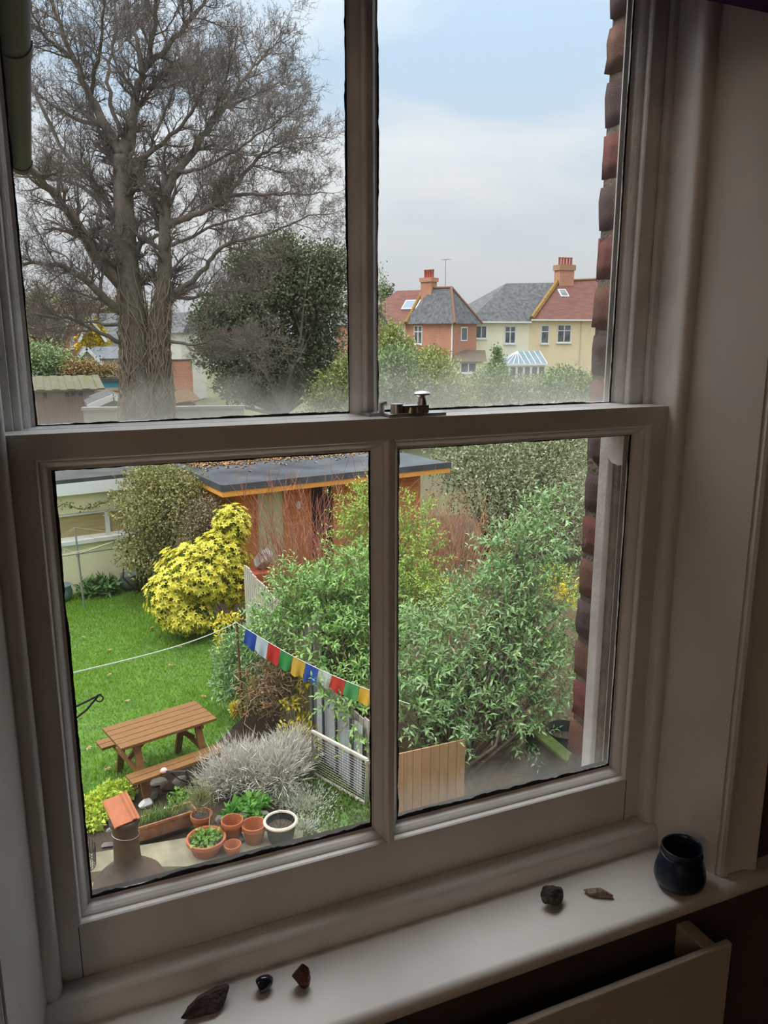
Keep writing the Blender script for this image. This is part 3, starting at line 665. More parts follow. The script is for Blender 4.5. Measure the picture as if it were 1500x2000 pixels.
# ------------------------------------------------------------------ chiminea with a clay tile on top
chm = mat('smoked_clay', (0.035, 0.028, 0.022), (0.10, 0.058, 0.034), scale=3.2, rough=0.8, bump=0.2, bscale=18)
cP = gz(243, 1600, 1.30); ch = empty('chiminea', (cP.x, cP.y, 0.0)); tag(ch, 'brown smoke-stained clay chiminea with tall neck on the patio', 'chiminea')
b = MB(); b.lathe([(0.16, .28), (.24, .33), (.31, .43), (.335, .54), (.325, .64), (.285, .73), (.21, .80), (.145, .845), (.118, .88), (.112, .95), (.108, 1.08), (.106, 1.18), (.110, 1.24), (.128, 1.27), (.130, 1.31), (.112, 1.315), (.09, 1.30), (.085, 1.1)], 36, wob=.01, seed=3); b.build('body', chm, ch, smooth='all')
b = MB(); b.tube([(.34*math.cos(a), .34*math.sin(a), .50) for a in [6.283*k/30 for k in range(30)]], .012, 6, closed=True)
b.build('stand_ring', mat('black_iron', (0.015, 0.015, 0.016), rough=0.6), ch, smooth='all')
iron = MATS['black_iron']
for k in range(3):
    a = k*2.094+.5; MB().tube([(.345*math.cos(a), .345*math.sin(a), .50), (.32*math.cos(a), .32*math.sin(a), 0.005)], .012, 8).build('leg', iron, ch, smooth=True)
b = MB(); b.tube([(.113*math.cos(a), .113*math.sin(a), 1.165-.02*math.cos(a)) for a in [6.283*k/24 for k in range(24)]], .0022, 5, closed=True); b.build('wire_band', mat('galvanised_wire', (.40, .39, .37), rough=.4, metal=.8), ch)
b = MB(); b.lathe([(.10, 0), (.10, .02)], 16, (.21, -.13, .72), cap1=True)
tile_m = mat('orange_clay_tile', (0.42, 0.145, 0.065), (0.35, 0.125, 0.06), scale=14, rough=0.85, bump=0.2)
b = MB(); P = []
for u in range(13):
    x = -.11+.22*u/12; z = 0.004*math.cos(u/12*3)+(0.022*math.sin((u-8)/3*math.pi) if 8 <= u <= 11 else 0)+(-.012 if u == 0 else 0)
    P.append((x, z))
n = len(P)
b.add([(x, -.15, z) for x, z in P]+[(x, .15, z) for x, z in P]+[(x, -.15, z+.016) for x, z in P]+[(x, .15, z+.016) for x, z in P],
      [(k, k+1, n+k+1, n+k) for k in range(n-1)]+[(2*n+k, 3*n+k, 3*n+k+1, 2*n+k+1) for k in range(n-1)]+[(k, 2*n+k, 2*n+k+1, k+1) for k in range(n-1)]+[(n+k, n+k+1, 3*n+k+1, 3*n+k) for k in range(n-1)]+[(0, n, 3*n, 2*n), (n-1, 3*n-1, 4*n-1, 2*n-1)])
ct = b.build('roof_tile', tile_m, smooth=True); ct.location = (cP.x-.02, cP.y+.03, 1.372); ct.rotation_euler = (rad(22), rad(-3), rad(14)); tag(ct, 'orange clay roof tile lying over the chiminea mouth', 'tile')

# ------------------------------------------------------------------ pots and trough on the kerb
terra = mat('terracotta', (0.36, 0.11, 0.04), (0.29, 0.09, 0.036), scale=12, rough=0.85, bump=0.15)
terra_old = mat('weathered_terracotta', (0.27, 0.105, 0.05), (0.32, 0.18, 0.11), scale=9, rough=0.9, bump=0.2)
compost = mat('compost', (0.035, 0.025, 0.018), (0.08, 0.06, 0.045), scale=40, rough=1.0, bump=0.7, bscale=70)
def flowerpot(px, py, r, h, label, m=terra, z=0.12, fill=None, name='flowerpot', rim=True, group=None):
    P = gz(px, py, z); e_ = empty(name, (P.x, P.y, z)); tag(e_, label, 'pot', group)
    rb = r*.70
    prof = [(rb*.96, 0), (rb, .004), (r*.90, h*.74)]+([(r*.98, h*.745), (r, h*.76), (r, h*.985), (r*.98, h), (r*.90, h), (r*.88, h*.97)] if rim else [(r*.95, h*.9), (r, h), (r*.93, h)])+[(rb*.88, .03), (0.0005, .028)]
    MB().lathe(prof, 30).build('pot_wall', m, e_, smooth=True)
    if fill:
        MB().lathe([(.0005, h*fill+.01), (r*.4, h*fill+.006), (r*.86, h*fill)], 20, cap0=False).build('compost', compost, e_, smooth=True)
    return e_
flowerpot(455, 1641, .118, .245, 'tall empty terracotta pot left of the two big empty pots')
flowerpot(497, 1642, .132, .205, 'wide empty terracotta pot beside the black planter')
flowerpot(455, 1669, .090, .125, 'smallest empty terracotta pot in front of the tall one', z=.12)
bowl_e = flowerpot(404, 1662, .205, .165, 'terracotta bowl planted with small green leaves', m=terra, fill=.80, name='bowl_planter')
lf_bright = mat('bright_leaves', (0, 0, 0), island=[(0.10, 0.22, 0.03), (0.20, 0.38, 0.06), (0.28, 0.46, 0.10), (0.14, 0.30, 0.05)], rough=0.5, transl=0.25)
Pb = bowl_e.location
o = foliage('seedlings', [((0, 0, .15), (.16, .15, .05))], 240, .06, .04, lf_bright, bowl_e, 7, updir=.5)
MB().tube([(.06, .05, .12), (.05, .06, .27), (.07, .07, .40)], [.006, .005, .003], 6).build('dry_stem', mat('dry_stem', (.45, .36, .22), rough=.9), bowl_e)
# black tub with a cream rim
P = gz(549, 1639, .12); bt = empty('plastic_planter', (P.x, P.y, .12)); tag(bt, 'black planter with cream rim and dark compost', 'pot')
blackp = mat('black_plastic', (0.012, 0.014, 0.015), (0.03, 0.035, 0.03), scale=8, rough=0.5)
creamp = mat('cream_glaze', (0.62, 0.55, 0.42), rough=0.5)
MB().lathe([(.125, 0), (.13, .005), (.165, .20), (.160, .22), (.150, .22), (.12, .03), (.0005, .03)], 32).build('tub', blackp, bt, smooth=True)
MB().lathe([(.164, .195), (.180, .205), (.184, .222), (.174, .236), (.158, .235), (.152, .22)], 32, cap0=False).build('rim', creamp, bt, smooth=True)
MB().lathe([(.0005, .16), (.08, .158), (.142, .15)], 20, cap0=False).build('compost', compost, bt, smooth=True)
twig_fan('dead_stalks', (0, 0, .15), 9, .16, .8, mat('dead_stalk', (.12, .08, .05), rough=.9), bt, 4, r=.004, fork=1, baser=.06)
# long trough
PL, PR = gz(268, 1648, .12), gz(362, 1618, .12); u = (PR-PL); Lt = u.length; ta2 = math.atan2(u.y, u.x)
tr_ = empty('trough_planter', ((PL.x+PR.x)/2, (PL.y+PR.y)/2+.10, .12), ta2); tag(tr_, 'long terracotta trough planter with thin green shoots', 'trough')
Lt = .78; w0 = .105; b = MB()
def rectring(b, rects):
    o = len(b.v)
    for hx, hy, z in rects: b.v += [(-hx, -hy, z), (hx, -hy, z), (hx, hy, z), (-hx, hy, z)]
    for i in range(len(rects)-1):
        for k in range(4): b.f.append((o+4*i+k, o+4*i+(k+1) % 4, o+4*i+4+(k+1) % 4, o+4*i+4+k))
    b.f.append((o+3, o+2, o+1, o)); m_ = o+4*(len(rects)-1); b.f.append((m_, m_+1, m_+2, m_+3))
rectring(b, [(Lt/2-.03, w0-.02, 0), (Lt/2-.008, w0-.006, .145), (Lt/2, w0, .147), (Lt/2, w0, .18), (Lt/2-.022, w0-.022, .18), (Lt/2-.035, w0-.03, .12)])
b.build('trough', terra_old, tr_, bevel=.004)
MB().box(-Lt/2+.034, Lt/2-.034, -w0+.03, w0-.03, .12, .145).build('compost', compost, tr_)
lf_grassy = mat('grassy_shoots', (0, 0, 0), island=[(0.10, 0.20, 0.04), (0.20, 0.32, 0.09), (0.30, 0.38, 0.14)], rough=0.6, transl=0.25)
rg = np.random.default_rng(8); n = 260; Pp = np.stack([rg.normal(-.02, .17, n), rg.uniform(-.06, .06, n), np.full(n, .14)], 1); Dd = np.stack([rg.normal(0, .35, n), rg.normal(0, .35, n), np.ones(n)], 1)
V, F = leaf_mesh(Pp, Dd, rg.normal(size=(n, 3)), rg.uniform(.06, .24, n), .011); tag(np_obj('shoots', V, F, lf_grassy, tr_), kind='stuff')
# pot with wispy plant behind the bowl
wp_ = flowerpot(395, 1618, .12, .18, 'terracotta pot of wispy grey-green herbs behind the bowl', m=terra, z=.12, fill=.85, name='herb_pot')
lf_wisp = mat('wispy_herb', (0, 0, 0), island=[(0.16, 0.19, 0.08), (0.26, 0.27, 0.13), (0.36, 0.34, 0.20)], rough=0.8, transl=.2)
n = 900; rg = np.random.default_rng(9); Pp, dd = blob_points(rg, [((0, 0, .36), (.17, .17, .20))], n, .2); V, F = leaf_mesh(Pp, dd*.4+np.array([0, 0, .8])+rg.normal(size=(n, 3))*.3, rg.normal(size=(n, 3)), .07, .007, four=False)
tag(np_obj('herb', V, F, lf_wisp, wp_), kind='stuff')
# dark wire basket at the left
P = gz(165, 1712, 0.0); wb_ = empty('wire_basket', (P.x-.02, P.y, 0)); tag(wb_, 'dark wire mesh basket at the edge beside the chiminea', 'basket')
b = MB(); 
for k in range(22):
    a = 6.283*k/22; b.tube([(.13*math.cos(a), .13*math.sin(a), 0), (.15*math.cos(a), .15*math.sin(a), .34)], .0032, 4)
for z in np.linspace(0, .34, 12): b.tube([((.13+.02*z/.34)*math.cos(a), (.13+.02*z/.34)*math.sin(a), z) for a in [6.283*k/22 for k in range(22)]], .003, 4, closed=True)
b.build('wire_wall', iron, wb_)
MB().lathe([(.125, .002), (.13, .02), (.0005, .03)], 20).build('base', iron, wb_)

# ------------------------------------------------------------------ rockery: stones and bed plants
st_m = [mat('grey_rock', (.18, .165, .145), (.12, .11, .095), scale=10, rough=.95, bump=.4), mat('pale_rock', (.34, .32, .28), (.25, .23, .19), scale=10, rough=.95, bump=.4), mat('brown_rock', (.17, .12, .08), (.11, .085, .065), scale=10, rough=.95, bump=.4), mat('white_pebble', (.6, .59, .56), rough=.7), mat('mauve_rock', (.14, .115, .12), (.19, .16, .16), scale=10, rough=.95, bump=.4)]
rocks = [[lump_mesh('rock', 100+i*3+j, (1, 1, .7), 8, 2) for j in range(3)] for i in range(5)]
for i in range(5):
    for me in rocks[i]: me.materials.append(st_m[i])
rl = ['grey stone in the rockery bed', 'pale stone in the rockery bed', 'brown stone in the rockery bed', 'small white pebble in the rockery bed', 'mauve grey stone in the rockery bed']
spots = [(285, 1572, 3, .09), (230, 1632, 1, .05), (190, 1602, 4, .10), (172, 1590, 4, .10), (160, 1605, 4, .09), (250, 1625, 4, .06), (215, 1618, 1, .05), (165, 1622, 1, .04), (300, 1555, 0, .08), (330, 1540, 2, .10), (310, 1530, 1, .09), (345, 1555, 0, .07), (325, 1582, 3, .06), (342, 1577, 3, .045), (360, 1582, 0, .10), (290, 1590, 2, .07), (430, 1600, 0, .08), (475, 1600, 0, .10), (515, 1592, 1, .07), (480, 1618, 4, .07), (525, 1600, 2, .06), (350, 1530, 1, .11), (300, 1518, 0, .10), (270, 1530, 2, .09), (375, 1545, 0, .08), (255, 1560, 0, .07), (240, 1650, 2, .06), (210, 1650, 4, .06), (470, 1652, 0, .075)]
Rk = random.Random(12)
ORD = ['leftmost', 'second from left', 'third from left', 'fourth from left', 'fifth from left', 'sixth from left', 'seventh from left', 'eighth from left', 'ninth from left', 'tenth from left', 'eleventh from left', 'rightmost']
def ordlab(i, n): return 'rightmost' if i == n-1 and n > 1 else ORD[i]
rank = {}
for kd in range(5):
    q = sorted([s_ for s_ in spots if s_[2] == kd], key=lambda a: a[0])
    for i, s_ in enumerate(q): rank[s_] = ordlab(i, len(q))
for px, py, kd, s in spots:
    P = gz(px, py, .06); o = bpy.data.objects.new('rock', Rk.choice(rocks[kd])); col.objects.link(o); o.location = (P.x, P.y, .02 if py != 1652 else .115); o.scale = (s*Rk.uniform(.8, 1.2), s*Rk.uniform(.8, 1.2), s*Rk.uniform(.8, 1.1)); o.rotation_euler = (0, 0, Rk.uniform(0, 6)); tag(o, rl[kd]+', '+rank[(px, py, kd, s)]+' of its colour', 'stone', 'stones of the rockery')
def plant(name, loc, label, cat='plant', group=None): return tag(empty(name, loc), label, cat, group)
def wfol(root, name, blobs, *a, **k): return ub(foliage(name, blobs, *a[:4], root, *a[4:], **k))
def B(px, py, Y, rx, ry, rz, w=None):
    c = at(px, py, Y); return (c, (rx, ry, rz)) if w is None else (c, (rx, ry, rz), w)
def G(px, py, z, rx, ry, rz): c = gz(px, py, z); return (c, (rx, ry, rz))
lime = mat('lime_leaves', (0, 0, 0), island=[(0.30, 0.44, 0.04), (0.46, 0.60, 0.06), (0.60, 0.66, 0.09), (0.34, 0.50, 0.06)], rough=0.6, transl=.25)
c = gz(205, 1570, .05); pl_ = plant('golden_herb', c, 'lime green golden marjoram spreading at the rockery edge')
wfol(pl_, 'leaves', [G(195, 1575, .12, .30, .24, .16), G(225, 1550, .12, .25, .2, .14), G(185, 1600, .1, .18, .2, .12)], 2300, .05, .036, lime, 21, updir=.5)
c = gz(350, 1560, .05); pl_ = plant('alpine_plant', c, 'small round-leaved green plant behind the trough')
wfol(pl_, 'leaves', [G(352, 1562, .12, .14, .14, .1)], 420, .05, .035, lf_bright, 22, updir=.5)
c = gz(490, 1575, .05); pl_ = plant('primrose', c, 'bright green leafy rosette plant below the lavender')
wfol(pl_, 'leaves', [G(490, 1578, .12, .24, .16, .12), G(460, 1588, .1, .12, .1, .1)], 420, .10, .042, mat('primrose_leaves', (0, 0, 0), island=[(0.09, 0.26, 0.04), (0.14, 0.36, 0.06), (0.20, 0.42, 0.09)], rough=.5, transl=.25), 23, updir=.6)
lav = mat('lavender_stems', (0, 0, 0), island=[(0.40, 0.38, 0.32), (0.56, 0.53, 0.47), (0.68, 0.65, 0.60), (0.48, 0.48, 0.38)], rough=0.9, transl=.15)
c = gz(490, 1545, .03); lv = plant('lavender_bush', c, 'silvery grey lavender bush with dry flower stems')
def spray(root, name, blobs, n, ln, w, m, seed, upz=.9, sp=.6):
    rg = np.random.default_rng(seed); P, d = blob_points(rg, blobs, n, .3); D = d*sp+rg.normal(size=(n, 3))*.3; D[:, 2] += upz*.6
    V, F = leaf_mesh(P, D, rg.normal(size=(n, 3)), ln*rg.uniform(.6, 1.3, n), w, four=False); return ub(tag(np_obj(name, V, F, m, root), kind='stuff'))
spray(lv, 'stems', [G(470, 1500, .30, .46, .40, .30), G(540, 1500, .32, .42, .40, .32), G(430, 1520, .22, .3, .3, .22), G(570, 1470, .3, .3, .3, .3)], 9000, .16, .009, lav, 24)
silver = mat('silver_leaves', (0, 0, 0), island=[(0.36, 0.42, 0.28), (0.52, 0.56, 0.44), (0.66, 0.68, 0.57), (0.40, 0.46, 0.30)], rough=0.8, transl=.2)
c = gz(590, 1590, .03); sv = plant('snow_in_summer', c, 'low silver-leaved carpet plant beside the black planter')
spray(sv, 'leaves', [G(600, 1570, .08, .36, .5, .10), G(590, 1620, .06, .34, .25, .08), G(560, 1560, .08, .2, .3, .1)], 4200, .045, .012, silver, 25)
# iron ornament in the bed
c = gz(365, 1530, .05); io = plant('iron_ornament', c, 'black wrought-iron stake leaning over the rockery', 'ornament')
b = MB(); a0 = gz(318, 1507, .45); a1 = gz(362, 1506, .55); a2 = gz(380, 1545, .05)
b.tube([a0, a1, a2], .010, 6); b.tube([gz(325, 1503, .4), gz(350, 1522, .3), gz(372, 1530, .2)], .009, 6); ub(b.build('iron_bars', iron, io))
b = MB(); cc = gz(320, 1506, .46); b.lathe([(.005, -.03), (.05, 0), (.03, .03), (.0005, .035)], 10, cc); ub(b.build('pink_rose', mat('faded_pink', (.62, .42, .38), rough=.8), io, smooth='all'))
# ------------------------------------------------------------------ extension on the left with its gutter
ext = tag(MB().box(-3.5, -0.14, 0.19, 3.30, 0, 6.15).build('wall_extension', house_brick), 'brick side extension just left of the window', kind='structure')
gu = empty('gutter', (0.05, 1.8, 6.05)); tag(gu, 'black half-round gutter running out above left pane', 'gutter')
gblk = mat('black_gutter', (0.010, 0.010, 0.012), (0.026, 0.020, 0.017), scale=6, rough=0.6, stretch=(1, .3, 1))
def halfpipe(b, cx, cz, r, y0, y1, t=.004):
    n = 14; P = [(cx+r*math.cos(math.pi+math.pi*k/n), cz+r*math.sin(math.pi+math.pi*k/n)) for k in range(n+1)]+[(cx+(r-t)*math.cos(-math.pi*k/n), cz+(r-t)*math.sin(-math.pi*k/n)) for k in range(n+1)]
    m_ = len(P); b.add([(x, y0, z) for x, z in P]+[(x, y1, z) for x, z in P], [tuple(range(m_)), tuple(reversed(range(m_, 2*m_)))]+[(k, k+m_, (k+1) % m_+m_, (k+1) % m_) for k in range(m_)])
g0 = at(42, 338, 3.30); gz0 = g0.z+.012; gx0 = g0.x
b = MB(); halfpipe(b, gx0, gz0+.03, .047, 0.22, 3.30); ub(b.build('channel', gblk, gu, smooth=True))
for y in (3.25, 1.62, .9):
    b = MB(); halfpipe(b, gx0, gz0+.03, .0515, y-.045, y+.045, .005); ub(b.build('joint_collar', gblk, gu, smooth=True))
ub(MB().tube([(gx0, 3.295, gz0+.03), (gx0, 3.31, gz0+.03)], .046, 16).build('end_cap', gblk, gu))
fas = MB().box(-0.14, gx0-.049, 0.19, 3.30, 6.0, 6.2).build('trim_4', mat('dark_fascia', (.05, .045, .04), rough=.6)); tag(fas, 'dark fascia board behind the gutter', kind='structure')
# hanging-basket bracket on the corner of the extension
hb = empty('hanging_bracket', (-.13, 3.32, at(135, 1400, 3.33).z)); tag(hb, 'black wrought-iron hanging basket bracket at the left edge', 'bracket')
tp = at(193, 1358, 3.33); bt_ = at(136, 1412, 3.33); up_ = at(136, 1386, 3.33)
b = MB(); d_ = (tp-up_).normalized()
b.tube([up_-d_*.25, up_, tp], .006, 6); b.tube([bt_-Vector((.03, 0, .03)), bt_, (bt_+tp)/2+Vector((.01, 0, -.008)), tp], .0055, 6); ub(b.build('arm', iron, hb))
b = MB(); c0 = tp+Vector((.004, 0, -.018)); b.tube([c0+Vector((.017*math.cos(a)*(1-a/14), 0, .017*math.sin(a)*(1-a/14))) for a in [1.6-.45*k for k in range(16)]], .004, 6); ub(b.build('scroll', iron, hb))
b = MB(); c0 = bt_+Vector((-.012, 0, .028)); b.tube([c0+Vector((.015*math.cos(a)*(1-a/14), 0, .015*math.sin(a)*(1-a/14))) for a in [.4*k for k in range(16)]], .004, 6); ub(b.build('scroll', iron, hb))
ub(MB().box(-.139, -.125, 3.302, 3.34, bt_.z-.12, up_.z+.08).build('back_plate', iron, hb))
ub(MB().beam((-.13, 3.33, up_.z-.07), up_-d_*.2, .01, .01).build('stay', iron, hb))

# ------------------------------------------------------------------ fence between the gardens
fence_g = mat('weathered_fence', (0.46, 0.42, 0.36), (0.33, 0.30, 0.26), scale=5, rough=.95, bump=.3, bscale=20, stretch=(6, 6, .8))
fence_o = mat('orange_post', (0.42, 0.21, 0.07), (0.30, 0.14, 0.05), scale=5, rough=.8, stretch=(6, 6, .8))
fn = empty('garden_fence', (3.05, 9, 0)); tag(fn, 'weathered grey board fence between the two gardens', 'fence')
path = [Vector((3.20, 6.78, 0)), Vector((3.02, 8.5, 0)), Vector((2.86, 9.8, 0)), Vector((2.85, 11.5, 0))]
Rf = random.Random(2)
for i in range(3):
    a, c = path[i], path[i+1]; d = c-a; ln = d.length; d.normalize(); nb_ = int(ln/.128); side = Vector((d.y, -d.x, 0))
    for k in range(nb_):
        p = a+d*(k*ln/nb_); q = a+d*(k*ln/nb_+.112); h = (1.02 if i == 0 else 1.72)+Rf.uniform(-.02, .02)
        M_ = Matrix(((d.x, side.x, 0, p.x), (d.y, side.y, 0, p.y), (0, 0, 1, 0), (0, 0, 0, 1)))
        ub(MB().box(0, .112, -.009, .009, .05, h, M_).build('fence_board', fence_g, fn))
    for z in ((.25, .55, .85) if i == 0 else (.3, .9, 1.5)): ub(MB().beam(a+side*.035+Vector((0, 0, z)), c+side*.035+Vector((0, 0, z)), .05, .07).build('fence_rail', fence_g, fn))
    ub(MB().box(a.x+.02, a.x+.12, a.y-.05, a.y+.05, 0, 1.12 if i == 0 else 1.8).build('fence_post', fence_o if i == 0 else fence_g, fn))
# grey corrugated sheets leaning on the near end
sheet_m = mat('grey_plastic_sheet', (0.42, 0.45, 0.46), (0.34, 0.36, 0.37), scale=3, rough=.6)
dk = mat('dark_batten', (.06, .06, .065), rough=.8)
sh = empty('corrugated_sheet', (3.0, 7.4, 0)); tag(sh, 'pale grey corrugated sheet with dark battens leaning by the fence', 'sheet')
A_ = Vector((3.10, 6.95, 0)); C_ = Vector((2.93, 8.25, 0)); d = (C_-A_).normalized(); nn = 44; b = MB(); P = []
for k in range(nn+1):
    t = k/nn; w_ = .012*math.sin(t*nn*1.57); p = A_+(C_-A_)*t; P.append(p+Vector((d.y*w_, -d.x*w_, 0))*1.0)
b.add([(p.x, p.y, .05) for p in P]+[(p.x+.02, p.y, .96) for p in P]+[(p.x+.004, p.y, .05) for p in P]+[(p.x+.024, p.y, .96) for p in P], [(k, k+1, nn+2+k, nn+1+k) for k in range(nn)]+[(2*nn+2+k, 3*nn+3+k, 3*nn+4+k, 2*nn+3+k) for k in range(nn)])
ub(b.build('corrugation', sheet_m, sh, smooth='all'))
for t in (.16, .45, .72, .95):
    p = A_+(C_-A_)*t-Vector((.022, 0, 0)); ub(MB().box(p.x-.012, p.x+.012, p.y-.02, p.y+.02, .05, .99).build('batten', dk, sh))
# wire run: white frame with mesh
run = empty('wire_run', (2.95, 7.3, 0.04)); tag(run, 'white wooden frame with wire mesh standing by the fence', 'mesh frame')
wf = mat('old_white_wood', (.55, .52, .45), (.42, .39, .33), scale=12, rough=.9)
r0, r1 = gz(612, 1511, .05), gz(714, 1570, .05); t0, t1 = gz(610, 1428, .80), None
t1 = Vector((r1.x+(t0.x-r0.x), r1.y+(t0.y-r0.y), .80))
for nm, p, q, w_ in (('bottom_rail', r0, r1, .035), ('top_rail', t0, t1, .03), ('end_post', r0, t0, .03), ('end_post', r1, t1, .03)):
    ub(MB().beam(p, q, w_, w_).build(nm, wf, run))
b = MB(); gw = MATS['galvanised_wire']
for k in range(1, 22):
    t = k/22; b.tube([r0.lerp(r1, t), t0.lerp(t1, t)], .0022, 3, caps=False)
for k in range(1, 17):
    t = k/17; b.tube([r0.lerp(t0, t), r1.lerp(t1, t)], .0022, 3, caps=False)
ub(b.build('wire_mesh', gw, run))
# low boarded panel to the right of the post
lw_ = empty('boarded_panel', (3.8, 6.55, 0)); tag(lw_, 'low panel of tan boards in front of the leafy shrub', 'panel')
tan_b = mat('tan_board', (0.40, 0.25, 0.125), (0.32, 0.195, 0.10), scale=4, rough=.85, stretch=(6, 6, .8))
for k in range(8):
    x = 3.32+k*.112; ub(MB().box(x, x+.107, 6.48, 6.50, .0, .80).build('panel_board', tan_b, lw_))
for z in (.15, .65): ub(MB().box(3.31, 4.23, 6.50, 6.54, z, z+.06).build('panel_rail', tan_b, lw_))
# mossy sleeper and tub next door
ms = empty('mossy_sleeper', (5.4, 6.5, 0)); tag(ms, 'dark timber edging with bright moss along its top', 'edging')
s0, s1 = gz(1035, 1418, .55), gz(1118, 1488, .55); moss = mat('moss', (.06, .085, .012), (.03, .045, .008), scale=20, rough=1, bump=.6)
dark_t = mat('dark_timber', (.055, .05, .035), (.035, .03, .022), scale=6, rough=.95, bump=.3)
ub(MB().beam(s0-Vector((0, 0, .27)), s1-Vector((0, 0, .27)), .10, .50).build('timber', dark_t, ms)); ub(MB().beam(s0, s1, .17, .06).build('moss_cap', moss, ms, bevel=.015))
tb_p = gz(1088, 1442, .48); tb = empty('rubber_tub', (tb_p.x+.12, tb_p.y, 0)); tag(tb, 'black round tub half hidden behind the mossy timber', 'tub')
MB().lathe([(.18, 0), (.24, .5), (.25, .58), (.235, .58), (.22, .50), (.17, .05), (.0005, .05)], 26).build('tub_wall', blackp, tb, smooth=True)
MB().lathe([(.0005, .44), (.215, .44)], 20, cap0=False).build('tub_soil', compost, tb)
# flag pole, prayer flags, washing line
pb = gz(477, 1430, 0.04); ptop = at(462, 1216, pb.y-.15)
po = empty('rusty_pole', (pb.x, pb.y, .03)); tag(po, 'thin rusty iron pole standing in the bed holding the lines', 'pole')
rust = mat('rust', (.20, .085, .04), (.13, .06, .03), scale=20, rough=.9)
ub(MB().tube([pb, ptop], .016, 8).build('pole_tube', rust, po, smooth=True))
fend = at(800, 1375, 6.35); tops = ptop
fs = empty('flag_string', tops); tag(fs, 'thin cord strung from the rusty pole holding cloth flags', 'cord')
def cord(t): p = tops.lerp(fend, t); return p+Vector((0, 0, -.10*math.sin(math.pi*t)))
ub(MB().tube([cord(k/20) for k in range(21)], .004, 5).build('cord_line', mat('white_cord', (.6, .6, .55), rough=.8), fs))
fc = [('blue', (.03, .09, .42)), ('pale blue', (.50, .60, .66)), ('red', (.55, .035, .03)), ('green', (.05, .30, .08)), ('yellow', (.65, .43, .06)), ('blue', (.03, .09, .42)), ('white', (.6, .62, .62)), ('red', (.55, .05, .03)), ('green', (.08, .32, .10)), ('yellow', (.68, .45, .05))]
fl_lab = ['blue cloth flag nearest the rusty pole', 'pale blue cloth flag between blue and red flags', 'bright red cloth flag between pale blue and green flags', 'green cloth flag between red and yellow flags', 'yellow cloth flag between green and blue flags', 'blue cloth flag half way along the string beside yellow flag', 'white cloth flag just right of the second blue flag', 'red cloth flag near the right end beside the white flag', 'green cloth flag second from the right end of the string', 'yellow cloth flag at the far right end of the string']
t = .062; Rg = random.Random(6)
for i, (nm, c_) in enumerate(fc):
    m_ = mat('flag_'+nm.replace(' ', '_')+('_far' if i in (7, 8, 9) else ''), c_, rough=.9, transl=.3); b = MB(); w_ = .0735; n_ = 6; hh = .23
    if i in (6, 7, 8, 9): hh = .19
    Vv = []; Fv = []
    for r_ in range(n_+1):
        for s_ in range(n_+1):
            p = cord(t+w_*s_/n_); q = r_/n_; sw = .03*math.sin(s_*1.3+i*2)*q; Vv.append((p.x-.03*q+sw*.3, p.y+sw+.04*q, p.z-hh*q*(1-.10*math.sin(s_*.8+i))))
    k0 = len(Vv); Vv += [(x+.003, y+.003, z) for x, y, z in Vv]
    for r_ in range(n_):
        for s_ in range(n_): a_ = r_*(n_+1)+s_; Fv += [(a_, a_+1, a_+n_+2, a_+n_+1), (k0+a_, k0+a_+n_+1, k0+a_+n_+2, k0+a_+1)]
    tag(MB().add(Vv, Fv).build('prayer_flag', m_, smooth='all', origin=tuple(cord(t+w_/2))), fl_lab[i], 'flag', 'prayer flags on a string'); t += w_+.003
wl0, wl1 = ptop, at(128, 1318, 3.28)
wl = [wl0.lerp(wl1, k/24)+Vector((0, 0, -.05*math.sin(math.pi*k/24))) for k in range(25)]
# the cord runs from the pole to the corner of the extension
wl = [p+Vector((0, 0, .0)) for p in wl]; wl.append(Vector((-.14, 3.2, wl1.z+.02)))
tag(MB().tube(wl, .0055, 5).build('washing_line', mat('pale_green_line', (.42, .52, .38), rough=.7)), 'pale green washing line sagging across the lawn', 'washing line')

# ------------------------------------------------------------------ rotary airer
ra_ = gz(165, 1190, 0); ro = empty('rotary_airer', ra_); tag(ro, 'half-folded metal rotary washing airer by the cream garage', 'airer')
alu = mat('grey_aluminium', (.36, .37, .37), rough=.45, metal=.6)
hub = at(152, 1082, ra_.y); topp = at(146, 1030, ra_.y)
ub(MB().tube([ra_, hub, topp], [.022, .020, .016], 8).build('mast', alu, ro, smooth=True))
armt = [at(262, 1045, ra_.y+.3), at(88, 1090, ra_.y-1.0), at(222, 1072, ra_.y+1.2), at(95, 1060, ra_.y+1.0)]
for a_ in armt: ub(MB().tube([hub, a_], .012, 6).build('arm', alu, ro, smooth=True))
b = MB(); hang = [armt[0], armt[2], armt[3], armt[1]]
for s_ in (.45, .6, .75, .9):
    for i in range(4): 
        p, q = hub.lerp(hang[i], s_), hub.lerp(hang[(i+1) % 4], s_)
        b.tube([p, (p+q)/2-Vector((0, 0, .03)), q], .003, 3)
for a_ in hang: b.tube([topp, a_], .003, 3)
ub(b.build('line_cords', mat('yellow_cord', (.45, .42, .25), rough=.8), ro))
MBx = MB(); MBx.tube([hub-Vector((0, 0, .06)), hub+Vector((0, 0, .06))], .035, 10); ub(MBx.build('hub', alu, ro))

